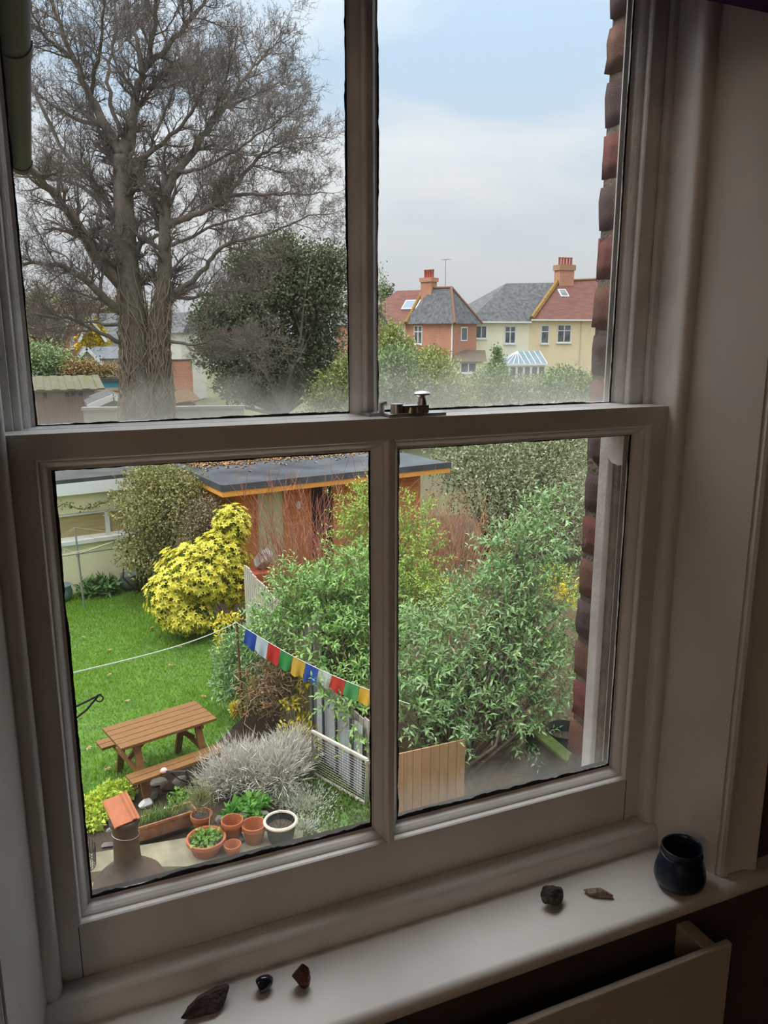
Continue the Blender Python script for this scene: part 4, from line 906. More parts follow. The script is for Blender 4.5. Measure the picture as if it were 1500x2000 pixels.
# ------------------------------------------------------------------ cream garage at the lawn end
g0_, g1_ = gz(115, 1165, 0), gz(260, 1140, 0); ga = math.atan2(g1_.y-g0_.y, g1_.x-g0_.x)
gr = empty('cream_garage', (g0_.x, g0_.y, 0), ga); tag(gr, 'cream rendered garage with flat grey roof and wide window', 'garage')
Mg = (Matrix.Translation(gr.location) @ Matrix.Rotation(ga, 4, 'Z')).inverted()
def gl(px, py):   # pixel on the garage front -> local (x, z)
    d = ray(px, py); o_ = Mg @ CAM; dd = Mg.to_3x3() @ d; t = -o_.y/dd.y; p = o_+dd*t; return p.x, p.z
cream = mat('cream_render', (0.88, 0.83, 0.55), (0.82, 0.77, 0.50), scale=2, rough=.95, bump=.15, bscale=80)
upvc = mat('white_upvc', (.78, .78, .78), rough=.4)
felt = mat('grey_roof_felt', (.055, .058, .058), (.09, .093, .09), scale=1.5, rough=.95, bump=.3, bscale=30)
x0w, z1w = gl(97, 1000); x1w, z0w = gl(262, 1044); x0w = -1.2; xm = gl(211, 1025)[0]; zb = gl(180, 1050)[1]; zt = gl(180, 998)[1]; xr = x1w+.15
ztop = gl(90, 946)[1]; zf = gl(90, 968)[1]
D_ = 6.2; xe = 3.4
b = MB(); b.box(-5, x0w, 0, .2, 0, zf); b.box(xr, xe, 0, .2, 0, zf); b.box(x0w, xr, 0, .2, 0, zb); b.box(x0w, xr, 0, .2, zt, zf); b.box(-5, xe, D_-.2, D_, 0, zf); b.box(-5, -4.8, .2, D_-.2, 0, zf); b.box(xe-.2, xe, .2, D_-.2, 0, zf)
b.build('rendered_wall', cream, gr)
MB().box(-5.2, xe+.15, -.14, -.10, zf-.02, ztop).build('fascia', upvc, gr); MB().box(-5.2, xe+.15, -.14, D_+.1, ztop, ztop+.08).build('flat_roof', felt, gr)
MB().box(-5.2, xe+.15, -.10, D_, zf, zf+.03).build('soffit', upvc, gr)
blindm = mat('tan_window_blind', (.50, .38, .20), (.40, .31, .17), scale=3, rough=.25, stretch=(.5, 1, 12))
for (a_, c_) in ((x0w+.05, xm-.035), (xm+.035, xr-.05)): MB().box(a_, c_, .05, .07, zb+.05, zt-.05).build('window_pane', blindm, gr)
for (a_, c_, e_, f_) in ((x0w, xr, zb, zb+.06), (x0w, xr, zt-.06, zt), (x0w, x0w+.06, zb, zt), (xr-.06, xr, zb, zt), (xm-.045, xm+.045, zb, zt)): MB().box(a_, c_, .02, .09, e_, f_).build('window_frame', upvc, gr)
MB().box(x0w-.05, xr+.05, -.07, .02, zb-.09, zb-.01).build('window_ledge', upvc, gr)
# creeper over the window
vn = empty('wall_creeper', (g0_.x+.3, g0_.y-.05, 0), ga); tag(vn, 'thin leafless creeper trained above the garage window', 'plant')
Rv = random.Random(4); pts = [( -.3+.12*k, -.03+.01*math.sin(k), zt+.16+.10*math.sin(k*.75)+Rv.uniform(-.05, .05)) for k in range(16)]
MB().tube(pts, .012, 5).build('vine', mat('vine_bark', (.17, .14, .07), rough=.9), vn)
foliage('leaves', [(p, (.10, .03, .07)) for p in pts], 220, .05, .035, mat('creeper_leaf', (0, 0, 0), island=[(.14, .15, .04), (.25, .22, .07)], rough=.8), vn, 5)
# slate-blue glazed pots and a leafy plant at the wall foot
blueg = mat('blue_grey_glaze', (.10, .16, .16), (.15, .20, .19), scale=6, rough=.4)
for px, py, lab in ((122, 1168, 'blue-grey glazed pot at the left end of the garage wall'), (252, 1145, 'blue-grey glazed pot at the foot of the rounded bush')):
    P = gz(px, py, 0); e_ = empty('glazed_pot', (P.x, P.y-.25, 0)); tag(e_, lab, 'pot')
    MB().lathe([(.10, 0), (.19, .10), (.21, .22), (.18, .32), (.20, .36), (.18, .36), (.15, .30), (.0005, .28)], 22).build('pot_wall', blueg, e_, smooth='all')
P = gz(193, 1158, 0); pl_ = plant('border_plant', (P.x, P.y-.2, 0), 'dark green leafy border plant against the garage wall'); foliage('leaves', [((0, 0, .15), (.42, .22, .20))], 380, .20, .06, mat('dark_border_leaf', (0, 0, 0), island=[(.05, .12, .03), (.09, .19, .05), (.13, .24, .07)], rough=.5), pl_, 11)

# ------------------------------------------------------------------ timber garden room
q0, q1 = gz(437, 950, 2.50), gz(875, 905, 2.50); ra2 = math.atan2(q1.y-q0.y, q1.x-q0.x); Wd_ = (q1-q0).length
gm = empty('garden_room', (q0.x, q0.y, 0), ra2); tag(gm, 'orange timber garden room with black flat roof', 'garden room')
Mr_ = (Matrix.Translation(gm.location) @ Matrix.Rotation(ra2, 4, 'Z')).inverted()
def rl_(px, py, yl=.45):
    d = ray(px, py); o_ = Mr_ @ CAM; dd = Mr_.to_3x3() @ d; t = (yl-o_.y)/dd.y; p = o_+dd*t; return p.x, p.z
cedar = mat('orange_cedar', (0.66, 0.27, 0.07), (0.54, 0.20, 0.055), scale=3, rough=.6, bump=.1, stretch=(.6, .6, 10))
cedar_l = mat('orange_fascia', (0.78, 0.36, 0.07), rough=.6)
epdm = mat('black_rubber_roof', (.045, .05, .058), (.10, .11, .12), scale=1.2, rough=.45)
DR = 3.4; x0r, x1r = .40, Wd_-.45; y0r = .45
MB().box(-.05, Wd_+.05, -.03, DR, 2.44, 2.50).build('flat_roof', epdm, gm); MB().box(-.06, Wd_+.06, -.045, 0, 2.40, 2.53).build('roof_edge', epdm, gm); MB().box(-.06, 0, -.03, DR, 2.40, 2.53).build('roof_edge', epdm, gm)
MB().box(-.04, Wd_+.04, -.03, .02, 2.29, 2.40).build('fascia', cedar_l, gm); MB().box(-.04, .02, .02, DR, 2.29, 2.40).build('fascia', cedar_l, gm); MB().box(Wd_-.02, Wd_+.04, .02, DR, 2.29, 2.40).build('fascia', cedar_l, gm)
MB().box(0, Wd_, .02, DR-.02, 2.36, 2.40).build('soffit', cedar_l, gm)
MB().box(x0r+.03, x1r-.03, y0r+.03, DR-.3, 0, 2.36).build('wall_core', mat('dark_core', (.10, .04, .015), rough=.9), gm)
dx0, dx1 = rl_(503, 1000)[0], rl_(553, 1000)[0]; ex0, ex1 = rl_(608, 1000)[0], rl_(650, 1000)[0]
spans = [(x0r, dx0-.05), (dx1+.05, ex0-.05), (ex1+.05, x1r)]
for k in range(17):
    z = .05+k*.136
    for a_, c_ in spans: MB().box(a_, c_, y0r, y0r+.028, z, z+.130).build('cladding_board', cedar, gm)
    MB().box(x0r-.002, x0r+.028, y0r+.03, DR-.3, z, z+.130).build('cladding_board', cedar, gm)
MB().box(dx0, dx1, y0r+.005, y0r+.03, .05, 2.28).build('door_pane', mat('green_tinted_glass', (.62, .70, .42), (.54, .62, .36), scale=2, rough=.2), gm)
for x_ in (dx0-.05, dx1): MB().box(x_, x_+.05, y0r-.02, y0r+.03, 0, 2.33).build('door_frame', cedar, gm)
MB().box(ex0, ex1, y0r+.005, y0r+.03, .05, 2.28).build('door_pane', mat('dark_door_glass', (.03, .03, .03), rough=.15), gm)
for x_ in (ex0-.05, ex1): MB().box(x_, x_+.05, y0r-.02, y0r+.03, 0, 2.33).build('door_frame', cedar, gm)
lx, lz = rl_(581, 985); MB().tube([(lx, y0r-.05, lz-.08), (lx, y0r-.05, lz+.08)], .045, 12).build('wall_light', upvc, gm)
# leaves lying on the roof
rg = np.random.default_rng(14); n = 1500; V, F = leaf_mesh(np.stack([rg.uniform(.2, Wd_, n), DR-.05-np.abs(rg.normal(0, .55, n))-.0, np.full(n, 2.505)], 1), np.stack([rg.normal(size=n), rg.normal(size=n), rg.uniform(0, .3, n)], 1), np.tile([[0, 0, 1.]], (n, 1)), .10, .07, four=False)
lo = np_obj('roof_leaves', V, F, mat('brown_fallen_leaves', (0, 0, 0), island=[(.30, .16, .07), (.45, .28, .12), (.25, .12, .06)], rough=.9), None); lo.location = gm.location; lo.rotation_euler = gm.rotation_euler
tag(lo, 'brown autumn leaves drifted on the garden room roof', 'leaves', kind='stuff')
# rubbish bag by the garden room door
P = at(515, 1092, 12.9); me = lump_mesh('rubble_sack', 41, (.20, .16, .22), 5); me.materials.append(mat('grey_white_sack', (.62, .62, .62), (.12, .12, .13), scale=5, rough=.6)); o = bpy.data.objects.new('rubble_sack', me); col.objects.link(o); o.location = (P.x, P.y, P.z-.2)
tag(o, 'grey and white sack on a stand behind the fence', 'sack')
ub_b = MB().box(P.x-.25, P.x+.25, P.y-.2, P.y+.2, 0, P.z-.2).build('storage_box', mat('red_box', (.5, .10, .05), (.4, .08, .04), scale=4, rough=.6), bevel=.02); tag(ub_b, 'red storage box under the sack behind the fence', 'box')

# ------------------------------------------------------------------ shrubs
bark = mat('shrub_bark', (.20, .15, .10), (.13, .10, .07), scale=20, rough=.95)
def stems(root, name, base, tips, r0=.025, seed=1, m=None, bend=.12):
    R = random.Random(seed); b = MB()
    for tp_ in tips:
        s_ = Vector(base)+Vector((R.uniform(-.12, .12), R.uniform(-.12, .12), 0)); e_ = Vector(tp_); md = s_.lerp(e_, .5)+Vector((R.gauss(0, bend), R.gauss(0, bend), R.uniform(0, bend)))
        P_ = [s_, s_.lerp(md, .5)+Vector((R.gauss(0, .03), R.gauss(0, .03), 0)), md, md.lerp(e_, .5)+Vector((R.gauss(0, .04), R.gauss(0, .04), 0)), e_]
        b.tube(P_, [r0, r0*.8, r0*.6, r0*.4, r0*.15], 5)
    return ub(b.build(name, m or bark, root, smooth='all'))
def tips_of(blobs, n, seed):
    rg = np.random.default_rng(seed); P, d = blob_points(rg, blobs, n, .3); return [tuple(p) for p in P]
# yellow choisya
yel = mat('golden_leaves', (0, 0, 0), island=[(.26, .32, .03), (.78, .68, .04), (.86, .78, .10), (.82, .72, .06), (.88, .82, .18), (.55, .55, .04)], rough=.55, transl=.25)
grn_in = mat('choisya_green', (0, 0, 0), island=[(.07, .14, .025), (.12, .20, .03), (.18, .26, .04)], rough=.55, transl=.2)
c = gz(370, 1205, 0); cy = plant('golden_shrub', c, 'bright yellow golden-leaved evergreen shrub by the lawn edge', 'shrub')
cb_ = [B(385, 1120, 13.2, .72, .7, .55), B(335, 1165, 13.1, .42, .5, .50), B(430, 1090, 13.2, .5, .5, .5), B(452, 1025, 13.3, .34, .38, .36), B(365, 1200, 12.95, .5, .45, .34), B(450, 1130, 13.1, .34, .4, .5)]
ub(foliage('green_leaves', [(b_[0], tuple(r_*.9 for r_ in b_[1])) for b_ in cb_], 5000, .085, .04, grn_in, cy, 31))
# leaf whorls
rg = np.random.default_rng(32); n = 3600; P, d = blob_points(rg, cb_, n, .86); k = (P[:, 2] > .1); P = P[k]; d = d[k]; n = len(P); m5 = 5
ang = np.tile(np.arange(m5)*2*math.pi/m5, n)+np.repeat(rg.uniform(0, 6, n), m5); ax = unit(np.repeat(d+np.array([0, 0, .5]), m5, axis=0)); t1_ = unit(np.cross(ax, np.array([[.3, .2, .9]])+rg.normal(size=(1, 3))*.01)); t2_ = np.cross(ax, t1_)
D = t1_*np.cos(ang)[:, None]+t2_*np.sin(ang)[:, None]+ax*.45; V, F = leaf_mesh(np.repeat(P, m5, axis=0), D, ax, .078, .036, four=False); ub(tag(np_obj('yellow_whorls', V, F, yel, cy), kind='stuff'))
stems(cy, 'stem', c, tips_of(cb_, 14, 3), .02)
# rounded olive bush against the garage
olive = mat('olive_leaves', (0, 0, 0), island=[(.17, .21, .06), (.26, .29, .09), (.33, .33, .13), (.36, .28, .14), (.22, .26, .08)], rough=.7, transl=.15)
c = gz(280, 1140, 0); c.y -= .6; rb_ = plant('rounded_bush', (c.x, c.y, 0), 'big rounded olive-green bush in front of the garage', 'bush')
bb = [B(305, 985, 15.4, .92, .9, .75), B(285, 1075, 15.3, .62, .7, .60), B(350, 960, 15.6, .7, .7, .5), B(300, 930, 15.7, .6, .6, .35)]
ub(foliage('leaves', bb, 15000, .062, .034, olive, rb_, 33, four=False)); stems(rb_, 'stem', (c.x, c.y, 0), tips_of(bb, 22, 4), .035)
c = gz(385, 1130, 0); tb_ = plant('twiggy_bush', (c.x, c.y, 0), 'grey-brown twiggy bush between rounded bush and yellow shrub', 'bush')
b3 = [B(385, 1020, 14.6, .50, .5, .45), B(410, 1000, 14.6, .35, .4, .4)]
ub(foliage('leaves', b3, 2600, .05, .025, mat('faded_leaves', (0, 0, 0), island=[(.20, .17, .10), (.30, .24, .17), (.17, .17, .07)], rough=.9), tb_, 34, four=False)); stems(tb_, 'stem', (c.x, c.y, 0), tips_of(b3, 120, 6), .012, m=mat('pale_twig', (.30, .23, .18), rough=.9))
# red-stemmed dogwood in front of the garden room
redt = mat('red_twigs', (.48, .17, .11), (.36, .16, .10), scale=10, rough=.8); tant = mat('tan_twigs', (.55, .31, .16), (.42, .25, .15), scale=10, rough=.9)
c = at(625, 1120, 12.6); dg = plant('red_twig_shrub', (c.x, c.y, .1), 'leafless red-twigged dogwood in front of the garden room', 'shrub')
ub(twig_fan('red_shoots', (c.x, c.y, .1), 120, 2.55, .55, redt, dg, 8, r=.010, fork=3, baser=.5)); ub(twig_fan('tan_shoots', (c.x-.1, c.y-.2, .1), 90, 1.75, .6, tant, dg, 9, r=.009, fork=3, baser=.5))
c = at(880, 1110, 12.8); dg2 = plant('tan_twig_shrub', (c.x, c.y, .1), 'leafless tan-twigged shrub at the right end of garden room', 'shrub')
ub(twig_fan('shoots', (c.x, c.y, .1), 110, 2.0, .75, tant, dg2, 10, r=.009, fork=3, baser=.45)); c = at(800, 1080, 12.7)
dg3 = plant('red_brown_shrub', (c.x, c.y, .1), 'leafless red-brown shrub right of the middle glazing bar', 'shrub'); ub(twig_fan('shoots', (c.x, c.y, .1), 80, 2.2, .5, redt, dg3, 12, r=.009, fork=3, baser=.4))
# big glossy shrubs
gloss = mat('glossy_leaves', (0, 0, 0), island=[(.09, .20, .04), (.15, .31, .06), (.22, .42, .09), (.30, .48, .12), (.17, .34, .09), (.36, .50, .14)], rough=.3, spec=.7, transl=.25)
gloss2 = mat('blue_green_leaves', (0, 0, 0), island=[(.10, .20, .06), (.17, .31, .11), (.25, .41, .16), (.20, .36, .09), (.34, .48, .24)], rough=.3, spec=.7, transl=.25)
yg = mat('yellow_green_leaves', (0, 0, 0), island=[(.18, .30, .04), (.30, .44, .07), (.42, .52, .09), (.24, .38, .07)], rough=.5, transl=.25)
def shoots(name, blobs, nsh, nleaf, slen, Ln, Wd2, m, root, seed, tw=None):
    """leafy shoots: alternate leaves along outward curving twigs"""
    rg = np.random.default_rng(seed); P, d = blob_points(rg, blobs, nsh, .6); D = unit(d*.75+rg.normal(size=(nsh, 3))*.45+np.array([0, 0, .45])); sl = slen*rg.uniform(.6, 1.35, nsh)
    t = np.tile(np.linspace(.15, 1.0, nleaf), nsh); Dr = np.repeat(D, nleaf, 0); Pr = np.repeat(P, nleaf, 0); S = unit(np.cross(Dr, np.array([[0, 0, 1.]])+1e-3)); U = np.cross(S, Dr)
    lp_ = Pr+Dr*(t*np.repeat(sl, nleaf))[:, None]+np.array([0, 0, -1.])*(.18*np.repeat(sl, nleaf)*t**2)[:, None]
    a = np.tile(np.arange(nleaf)*2.4, nsh)+np.repeat(rg.uniform(0, 6, nsh), nleaf); n = len(t)
    LD = Dr*.75+(S*np.cos(a)[:, None]+U*np.sin(a)[:, None])*.85+rg.normal(size=(n, 3))*.18; LN = Dr*.4+np.array([0, 0, 1.])+rg.normal(size=(n, 3))*.35; sc_ = rg.uniform(.7, 1.25, n)*(1.05-.35*t); k = lp_[:, 2] > .05
    V, F = leaf_mesh(lp_[k], LD[k], LN[k], (Ln*sc_)[k], (Wd2*sc_)[k]); ub(tag(np_obj(name, V, F, m, root), kind='stuff'))
    V, F = seg_mesh(P, P+D*sl[:, None]*.55-np.array([0, 0, .18])*(sl*.3)[:, None], np.full(nsh, .005), np.full(nsh, .003)); ub(tag(np_obj('shoot_stems', V, F, tw or bark, root), kind='stuff'))
def leafy(name, base, blobs, n, Ln, Wd2, m, label, seed, nst=40, parts=0, r0=.03, updir=.3, cat='shrub', sh=None):
    rt_ = plant(name, base, label, cat)
    if sh: shoots('leaves', blobs, n//sh[0], sh[0], sh[1], Ln, Wd2, m, rt_, seed, mat('green_shoot', (.22, .24, .10), rough=.8))
    else: ub(foliage('leaves', blobs, n, Ln, Wd2, m, rt_, seed, updir=updir))
    stems(rt_, 'stem', base, tips_of(blobs, nst, seed+1), r0, seed)
    if parts:
        rg = np.random.default_rng(seed+5); P, d = blob_points(rg, blobs, parts*6, .93); toC = np.array(CAM)-P; f_ = (unit(d)*unit(toC)).sum(1); idx = np.argsort(-f_)[:parts*3]; idx = rg.choice(idx, parts, replace=False)
        V, F = leaf_mesh(np.zeros((1, 3)), np.array([[0, 1., 0]]), np.array([[0, 0, 1.]]), np.array([1.0]), np.array([.34])); me0 = bpy.data.meshes.new('leaf'); me0.from_pydata([tuple(v) for v in V], [], [tuple(f) for f in F]); me0.materials.append(m)
        for i in idx:
            q = Vector(d[i]+rg.normal(size=3)*.5+np.array([0, 0, .2])).to_track_quat('Y', 'Z').to_euler(); s_ = Ln*rg.uniform(1.0, 1.45)
            o = inst(me0, 'leaf', rt_, Vector(P[i])-rt_.location, q, (s_, s_, s_))
    return rt_
leafy('glossy_shrub', (3.75, 8.9, 0), [B(640, 1190, 8.9, .62, .5, .45), B(700, 1130, 9.0, .45, .5, .4), B(590, 1150, 9.1, .45, .4, .28), B(650, 1260, 8.3, .45, .4, .28), B(720, 1230, 8.5, .5, .4, .5), B(550, 1210, 9.0, .35, .3, .28), B(715, 1330, 7.75, .30, .25, .22), B(705, 1400, 7.25, .20, .2, .15), B(650, 1360, 7.6, .14, .2, .12)], 9000, .105, .036, gloss, 'wide glossy green shrub leaning over the fence behind the flags', 51, 60, 150, sh=(9, .34))
sc = gz(885, 1518, 0)
leafy('bay_shrub', sc, [B(1020, 1080, 7.9, .50, .45, .34), B(1070, 1010, 8.1, .26, .3, .26), B(960, 1170, 7.7, .5, .5, .38), B(1065, 1180, 7.6, .45, .5, .45), B(870, 1250, 7.5, .55, .5, .40), B(1000, 1270, 7.4, .62, .5, .36), B(830, 1330, 7.2, .40, .45, .35), B(1000, 1370, 7.1, .55, .45, .28), B(900, 1370, 7.1, .5, .4, .28), B(1085, 1320, 7.2, .35, .4, .4), B(800, 1400, 7.0, .22, .3, .22), B(870, 1440, 7.0, .30, .3, .12), B(1020, 1430, 7.0, .22, .3, .16)], 12500, .112, .036, gloss2, 'large blue-green leafy shrub with bare stems at its foot', 52, 90, 150, r0=.032, sh=(10, .40))
leafy('privet_shrub', (4.6, 10.2, 0), [B(715, 1030, 10.2, .40, .5, .60), B(800, 1080, 10.2, .55, .5, .60), B(770, 1150, 9.7, .6, .6, .5), B(840, 1180, 9.4, .55, .5, .45), B(715, 990, 10.4, .22, .3, .35), B(810, 1010, 10.6, .25, .3, .3)], 8000, .085, .030, yg, 'upright yellow-green shrub behind the middle glazing bar', 53, 40, sh=(9, .34))
leafy('fern_undergrowth', (6.3, 9.0, 0), [B(1085, 1130, 8.6, .3, .3, .25), B(1110, 1160, 8.6, .2, .3, .25)], 500, .08, .03, yel, 'yellow leaved bush half hidden at the brick edge', 54, 6)
# tangled border plants round the pole
brambl = mat('brown_tangle', (.36, .24, .14), (.26, .18, .11), scale=12, rough=.95)
c = gz(520, 1430, .04); tg = plant('tangled_climber', c, 'brown tangled dead climber between the pole and fence', 'climber')
rg = random.Random(3); b = MB(); bl_ = [B(520, 1350, 8.9, .45, .35, .45), B(560, 1310, 8.9, .35, .3, .35)]
for P in tips_of(bl_, 130, 9):
    p = Vector(P); pts = [p]
    for k in range(6): pts.append(pts[-1]+Vector((rg.gauss(0, .08), rg.gauss(0, .08), rg.gauss(0, .07))))
    b.tube(pts, .006, 4)
o = ub(b.build('vines', brambl, tg)); tag(o, kind='stuff'); ub(foliage('dead_leaves', bl_, 900, .05, .035, mat('dead_leaf', (0, 0, 0), island=[(.24, .12, .05), (.32, .20, .08), (.16, .10, .05), (.16, .20, .05)], rough=.9), tg, 12))
leafy('border_evergreen', gz(455, 1340, .02), [B(450, 1290, 9.9, .30, .35, .40), B(480, 1260, 9.8, .35, .35, .3), B(440, 1340, 9.6, .2, .3, .25), B(520, 1230, 9.6, .4, .35, .25), B(510, 1290, 9.4, .35, .3, .25)], 2800, .10, .030, gloss2, 'dark narrow-leaved evergreen in the border behind the pole', 55, 14, r0=.015)
for px, py, Y, lab, bls in ((590, 1350, 8.7, 'yellow winter jasmine trailing under the flags', [B(592, 1330, 8.6, .07, .1, .20), B(572, 1375, 8.6, .16, .1, .10), B(588, 1290, 8.6, .05, .1, .12)]), (585, 1430, 8.4, 'yellow-leaved shrub behind the lavender', [B(570, 1432, 8.3, .20, .2, .14), B(620, 1440, 8.2, .16, .2, .2), B(600, 1410, 8.5, .2, .2, .12)]), (445, 1225, 10.4, 'yellow flowered sprig at the top of the border', [B(440, 1212, 10.5, .24, .15, .10), B(428, 1250, 10.4, .06, .1, .25)]), (460, 1385, 9.2, 'small tuft of yellow leaves left of the rusty pole', [B(459, 1385, 9.2, .05, .06, .08)])):
    c = at(px, py, Y); r_ = plant('yellow_sprig', (c.x, c.y, .04), lab, 'plant'); ub(foliage('yellow_leaves', bls, 260 if px != 585 else 620, .07, .030, mat('jasmine_yellow', (0, 0, 0), island=[(.62, .50, .03), (.75, .62, .05), (.45, .45, .05)], rough=.6, transl=.2), r_, px)); stems(r_, 'stem', (c.x, c.y, .04), [tuple(b_[0]) for b_ in bls], .008, px)
# grey-green oleaster on the right
gg = mat('grey_green_leaves', (0, 0, 0), island=[(.15, .19, .09), (.23, .27, .13), (.32, .36, .20), (.42, .45, .29), (.20, .25, .11)], rough=.6, transl=.15)
leafy('oleaster_hedge', (10.2, 16.0, 0), [B(960, 930, 15.5, 1.5, 1.2, 1.2), B(1070, 930, 15.2, 1.5, 1.2, 1.3), B(910, 890, 16.5, 1.1, 1.2, .9), B(1000, 860, 16.5, 1.6, 1.2, 1.0), B(1110, 860, 16.0, 1.3, 1.2, 1.2), B(1030, 1010, 14.8, 1.3, 1, .8), B(1120, 1010, 14.5, 1.0, 1, .9)], 26000, .095, .040, gg, 'tall grey-green oleaster hedge filling the right background', 56, 40, cat='hedge', r0=.05)
# ------------------------------------------------------------------ bare tree beyond the garage
TY = 24.0
tbark = mat('grey_tree_bark', (0.21, 0.18, 0.145), (0.14, 0.12, 0.095), scale=6, rough=.95, bump=.5, bscale=14)
twigm = mat('twig_bark', (0.16, 0.135, 0.115), (0.21, 0.175, 0.15), scale=3, rough=.95)
tree = plant('bare_tree', at(285, 1000, TY)*1.0, 'tall leafless tree with twin trunks seen through left pane', 'tree'); tb0 = at(280, 812, TY); tree.location = (tb0.x, TY, 0)
PX = FPX
def mpp(Y=TY): return (Y-CAM.y)/(PX*math.cos(PITCH))*1.06
def limb(pts, w0, w1, dz=0.0, y0=0.0):
    """pixel polyline at the tree's distance; depth runs from y0 to y0+dz"""
    n = len(pts); out = []
    for i, (x, y) in enumerate(pts):
        t = i/(n-1); out.append(at(x, y, TY+y0+dz*t**1.2))
    jit = random.Random(int(pts[0][0]*7+pts[-1][1]))
    P = []; r = []
    for i in range(n-1):
        for k in range(4):
            t = k/4; p0 = out[max(i-1, 0)]; p1 = out[i]; p2 = out[i+1]; p3 = out[min(i+2, n-1)]
            P.append(0.5*((2*p1)+(p2-p0)*t+(2*p0-5*p1+4*p2-p3)*t*t+(-p0+3*p1-3*p2+p3)*t**3)); 
    P.append(out[-1]); m_ = len(P)
    if w0 < 30: P = [p if i < 2 else p+Vector((jit.gauss(0, .024), jit.gauss(0, .03), jit.gauss(0, .024))) for i, p in enumerate(P)]
    for i in range(m_): r.append((w0+(w1-w0)*(i/(m_-1))**.8)*mpp()/2)
    return P, r
LB = []
TA = limb([(272, 830), (270, 760), (268, 690), (258, 610), (248, 520), (243, 440), (240, 355), (238, 303)], 62, 26, 0)
TB_ = limb([(318, 830), (314, 760), (310, 690), (314, 610), (320, 540), (322, 450), (322, 380)], 40, 16, -.6, -.2)
trunkA, trunkB = TA, TB_
specs = [  # points, start width px, end width, depth run, start depth
 ([(238, 303), (205, 247), (177, 187), (145, 117), (107, 19), (90, -80)], 20, 3, 1.6, 0),
 ([(240, 310), (254, 280), (261, 224), (271, 173), (280, 140), (317, 103), (360, 50), (395, 10), (420, -60)], 21, 3, -1.8, 0),
 ([(278, 145), (268, 90), (250, 20), (235, -80)], 10, 3, 1.5, -.8),
 ([(281, 138), (300, 70), (305, -20), (310, -90)], 10, 3, -1.5, -.8),
 ([(322, 385), (345, 336), (380, 290), (411, 243), (439, 210), (476, 154), (510, 115), (540, 85)], 16, 2.5, 1.8, -.8),
 ([(411, 243), (425, 200), (440, 150), (452, 110)], 7, 2, -1.6, .2),
 ([(439, 210), (480, 195), (530, 170), (555, 160)], 6, 2, 1.2, .5),
 ([(243, 330), (303, 289), (355, 243), (385, 200), (397, 160)], 10, 2.5, -2.4, 0),
 ([(322, 441), (360, 428), (392, 415), (439, 383), (490, 322), (530, 288), (575, 270)], 13, 2.5, -2.2, -.7),
 ([(439, 383), (513, 378), (580, 380), (637, 376)], 7, 2, 1.8, -1.5),
 ([(322, 579), (373, 551), (410, 512), (439, 480), (513, 458), (560, 440), (612, 415)], 11, 2, -3.0, -.4),
 ([(320, 590), (383, 579), (430, 572), (475, 562)], 8, 2, 2.4, -.4),
 ([(268, 478), (300, 462), (327, 449), (370, 400), (400, 360)], 9, 2, 2.6, 0),
 ([(238, 610), (196, 575), (154, 537), (112, 519), (47, 516), (5, 505)], 16, 3, -1.6, 0),
 ([(240, 560), (187, 500), (154, 444), (112, 387), (65, 336), (20, 300)], 22, 8, -2.6, 0),
 ([(238, 505), (219, 415), (173, 345), (126, 299), (79, 205), (50, 140)], 13, 3, 2.4, 0),
 ([(250, 675), (196, 650), (131, 621), (47, 612), (0, 600)], 9, 2, -2.4, .1),
 ([(250, 640), (205, 632), (168, 628), (110, 640), (50, 650)], 8, 2, 2.2, .1),
 ([(243, 440), (200, 390), (150, 360), (90, 350), (30, 345)], 10, 3, 3.0, 0),
 ([(241, 400), (275, 340), (300, 270), (330, 200), (350, 140)], 10, 2.5, 2.5, 0),
 ([(205, 247), (170, 240), (120, 215), (85, 190), (40, 150)], 9, 2.5, 2.5, .5),
 ([(177, 187), (190, 120), (200, 40), (205, -60)], 8, 2.5, -2.2, .8),
 ([(271, 173), (320, 170), (370, 150), (405, 130)], 7, 2, 2.4, -.6),
 ([(254, 290), (220, 220), (210, 140), (225, 60), (215, -50)], 9, 2.5, 2.0, 0),
 ([(345, 336), (390, 330), (450, 300), (500, 265), (550, 230)], 7, 2, -2.6, -.8),
 ([(315, 660), (370, 675), (420, 660), (480, 665)], 7, 2, -2.6, -.3),
 ([(320, 480), (360, 470), (420, 440), (470, 425), (540, 405)], 8, 2, 2.6, -.6),
 ([(145, 117), (110, 90), (80, 60), (60, 10)], 6, 2, -1.5, 1.0),
]
limbs = [limb(*s_) for s_ in specs]
b = MB()
for P, r in (trunkA, trunkB): 
    base = Vector((P[0].x, P[0].y, 0)); P2 = [base]+P; r2 = [r[0]*1.35]+r; b.tube(P2, r2, 14)
ub(b.build('trunk', tbark, tree, smooth='all'))
for P, r in limbs: ub(MB().tube(P, r, 7).build('limb', tbark, tree, smooth='all'))
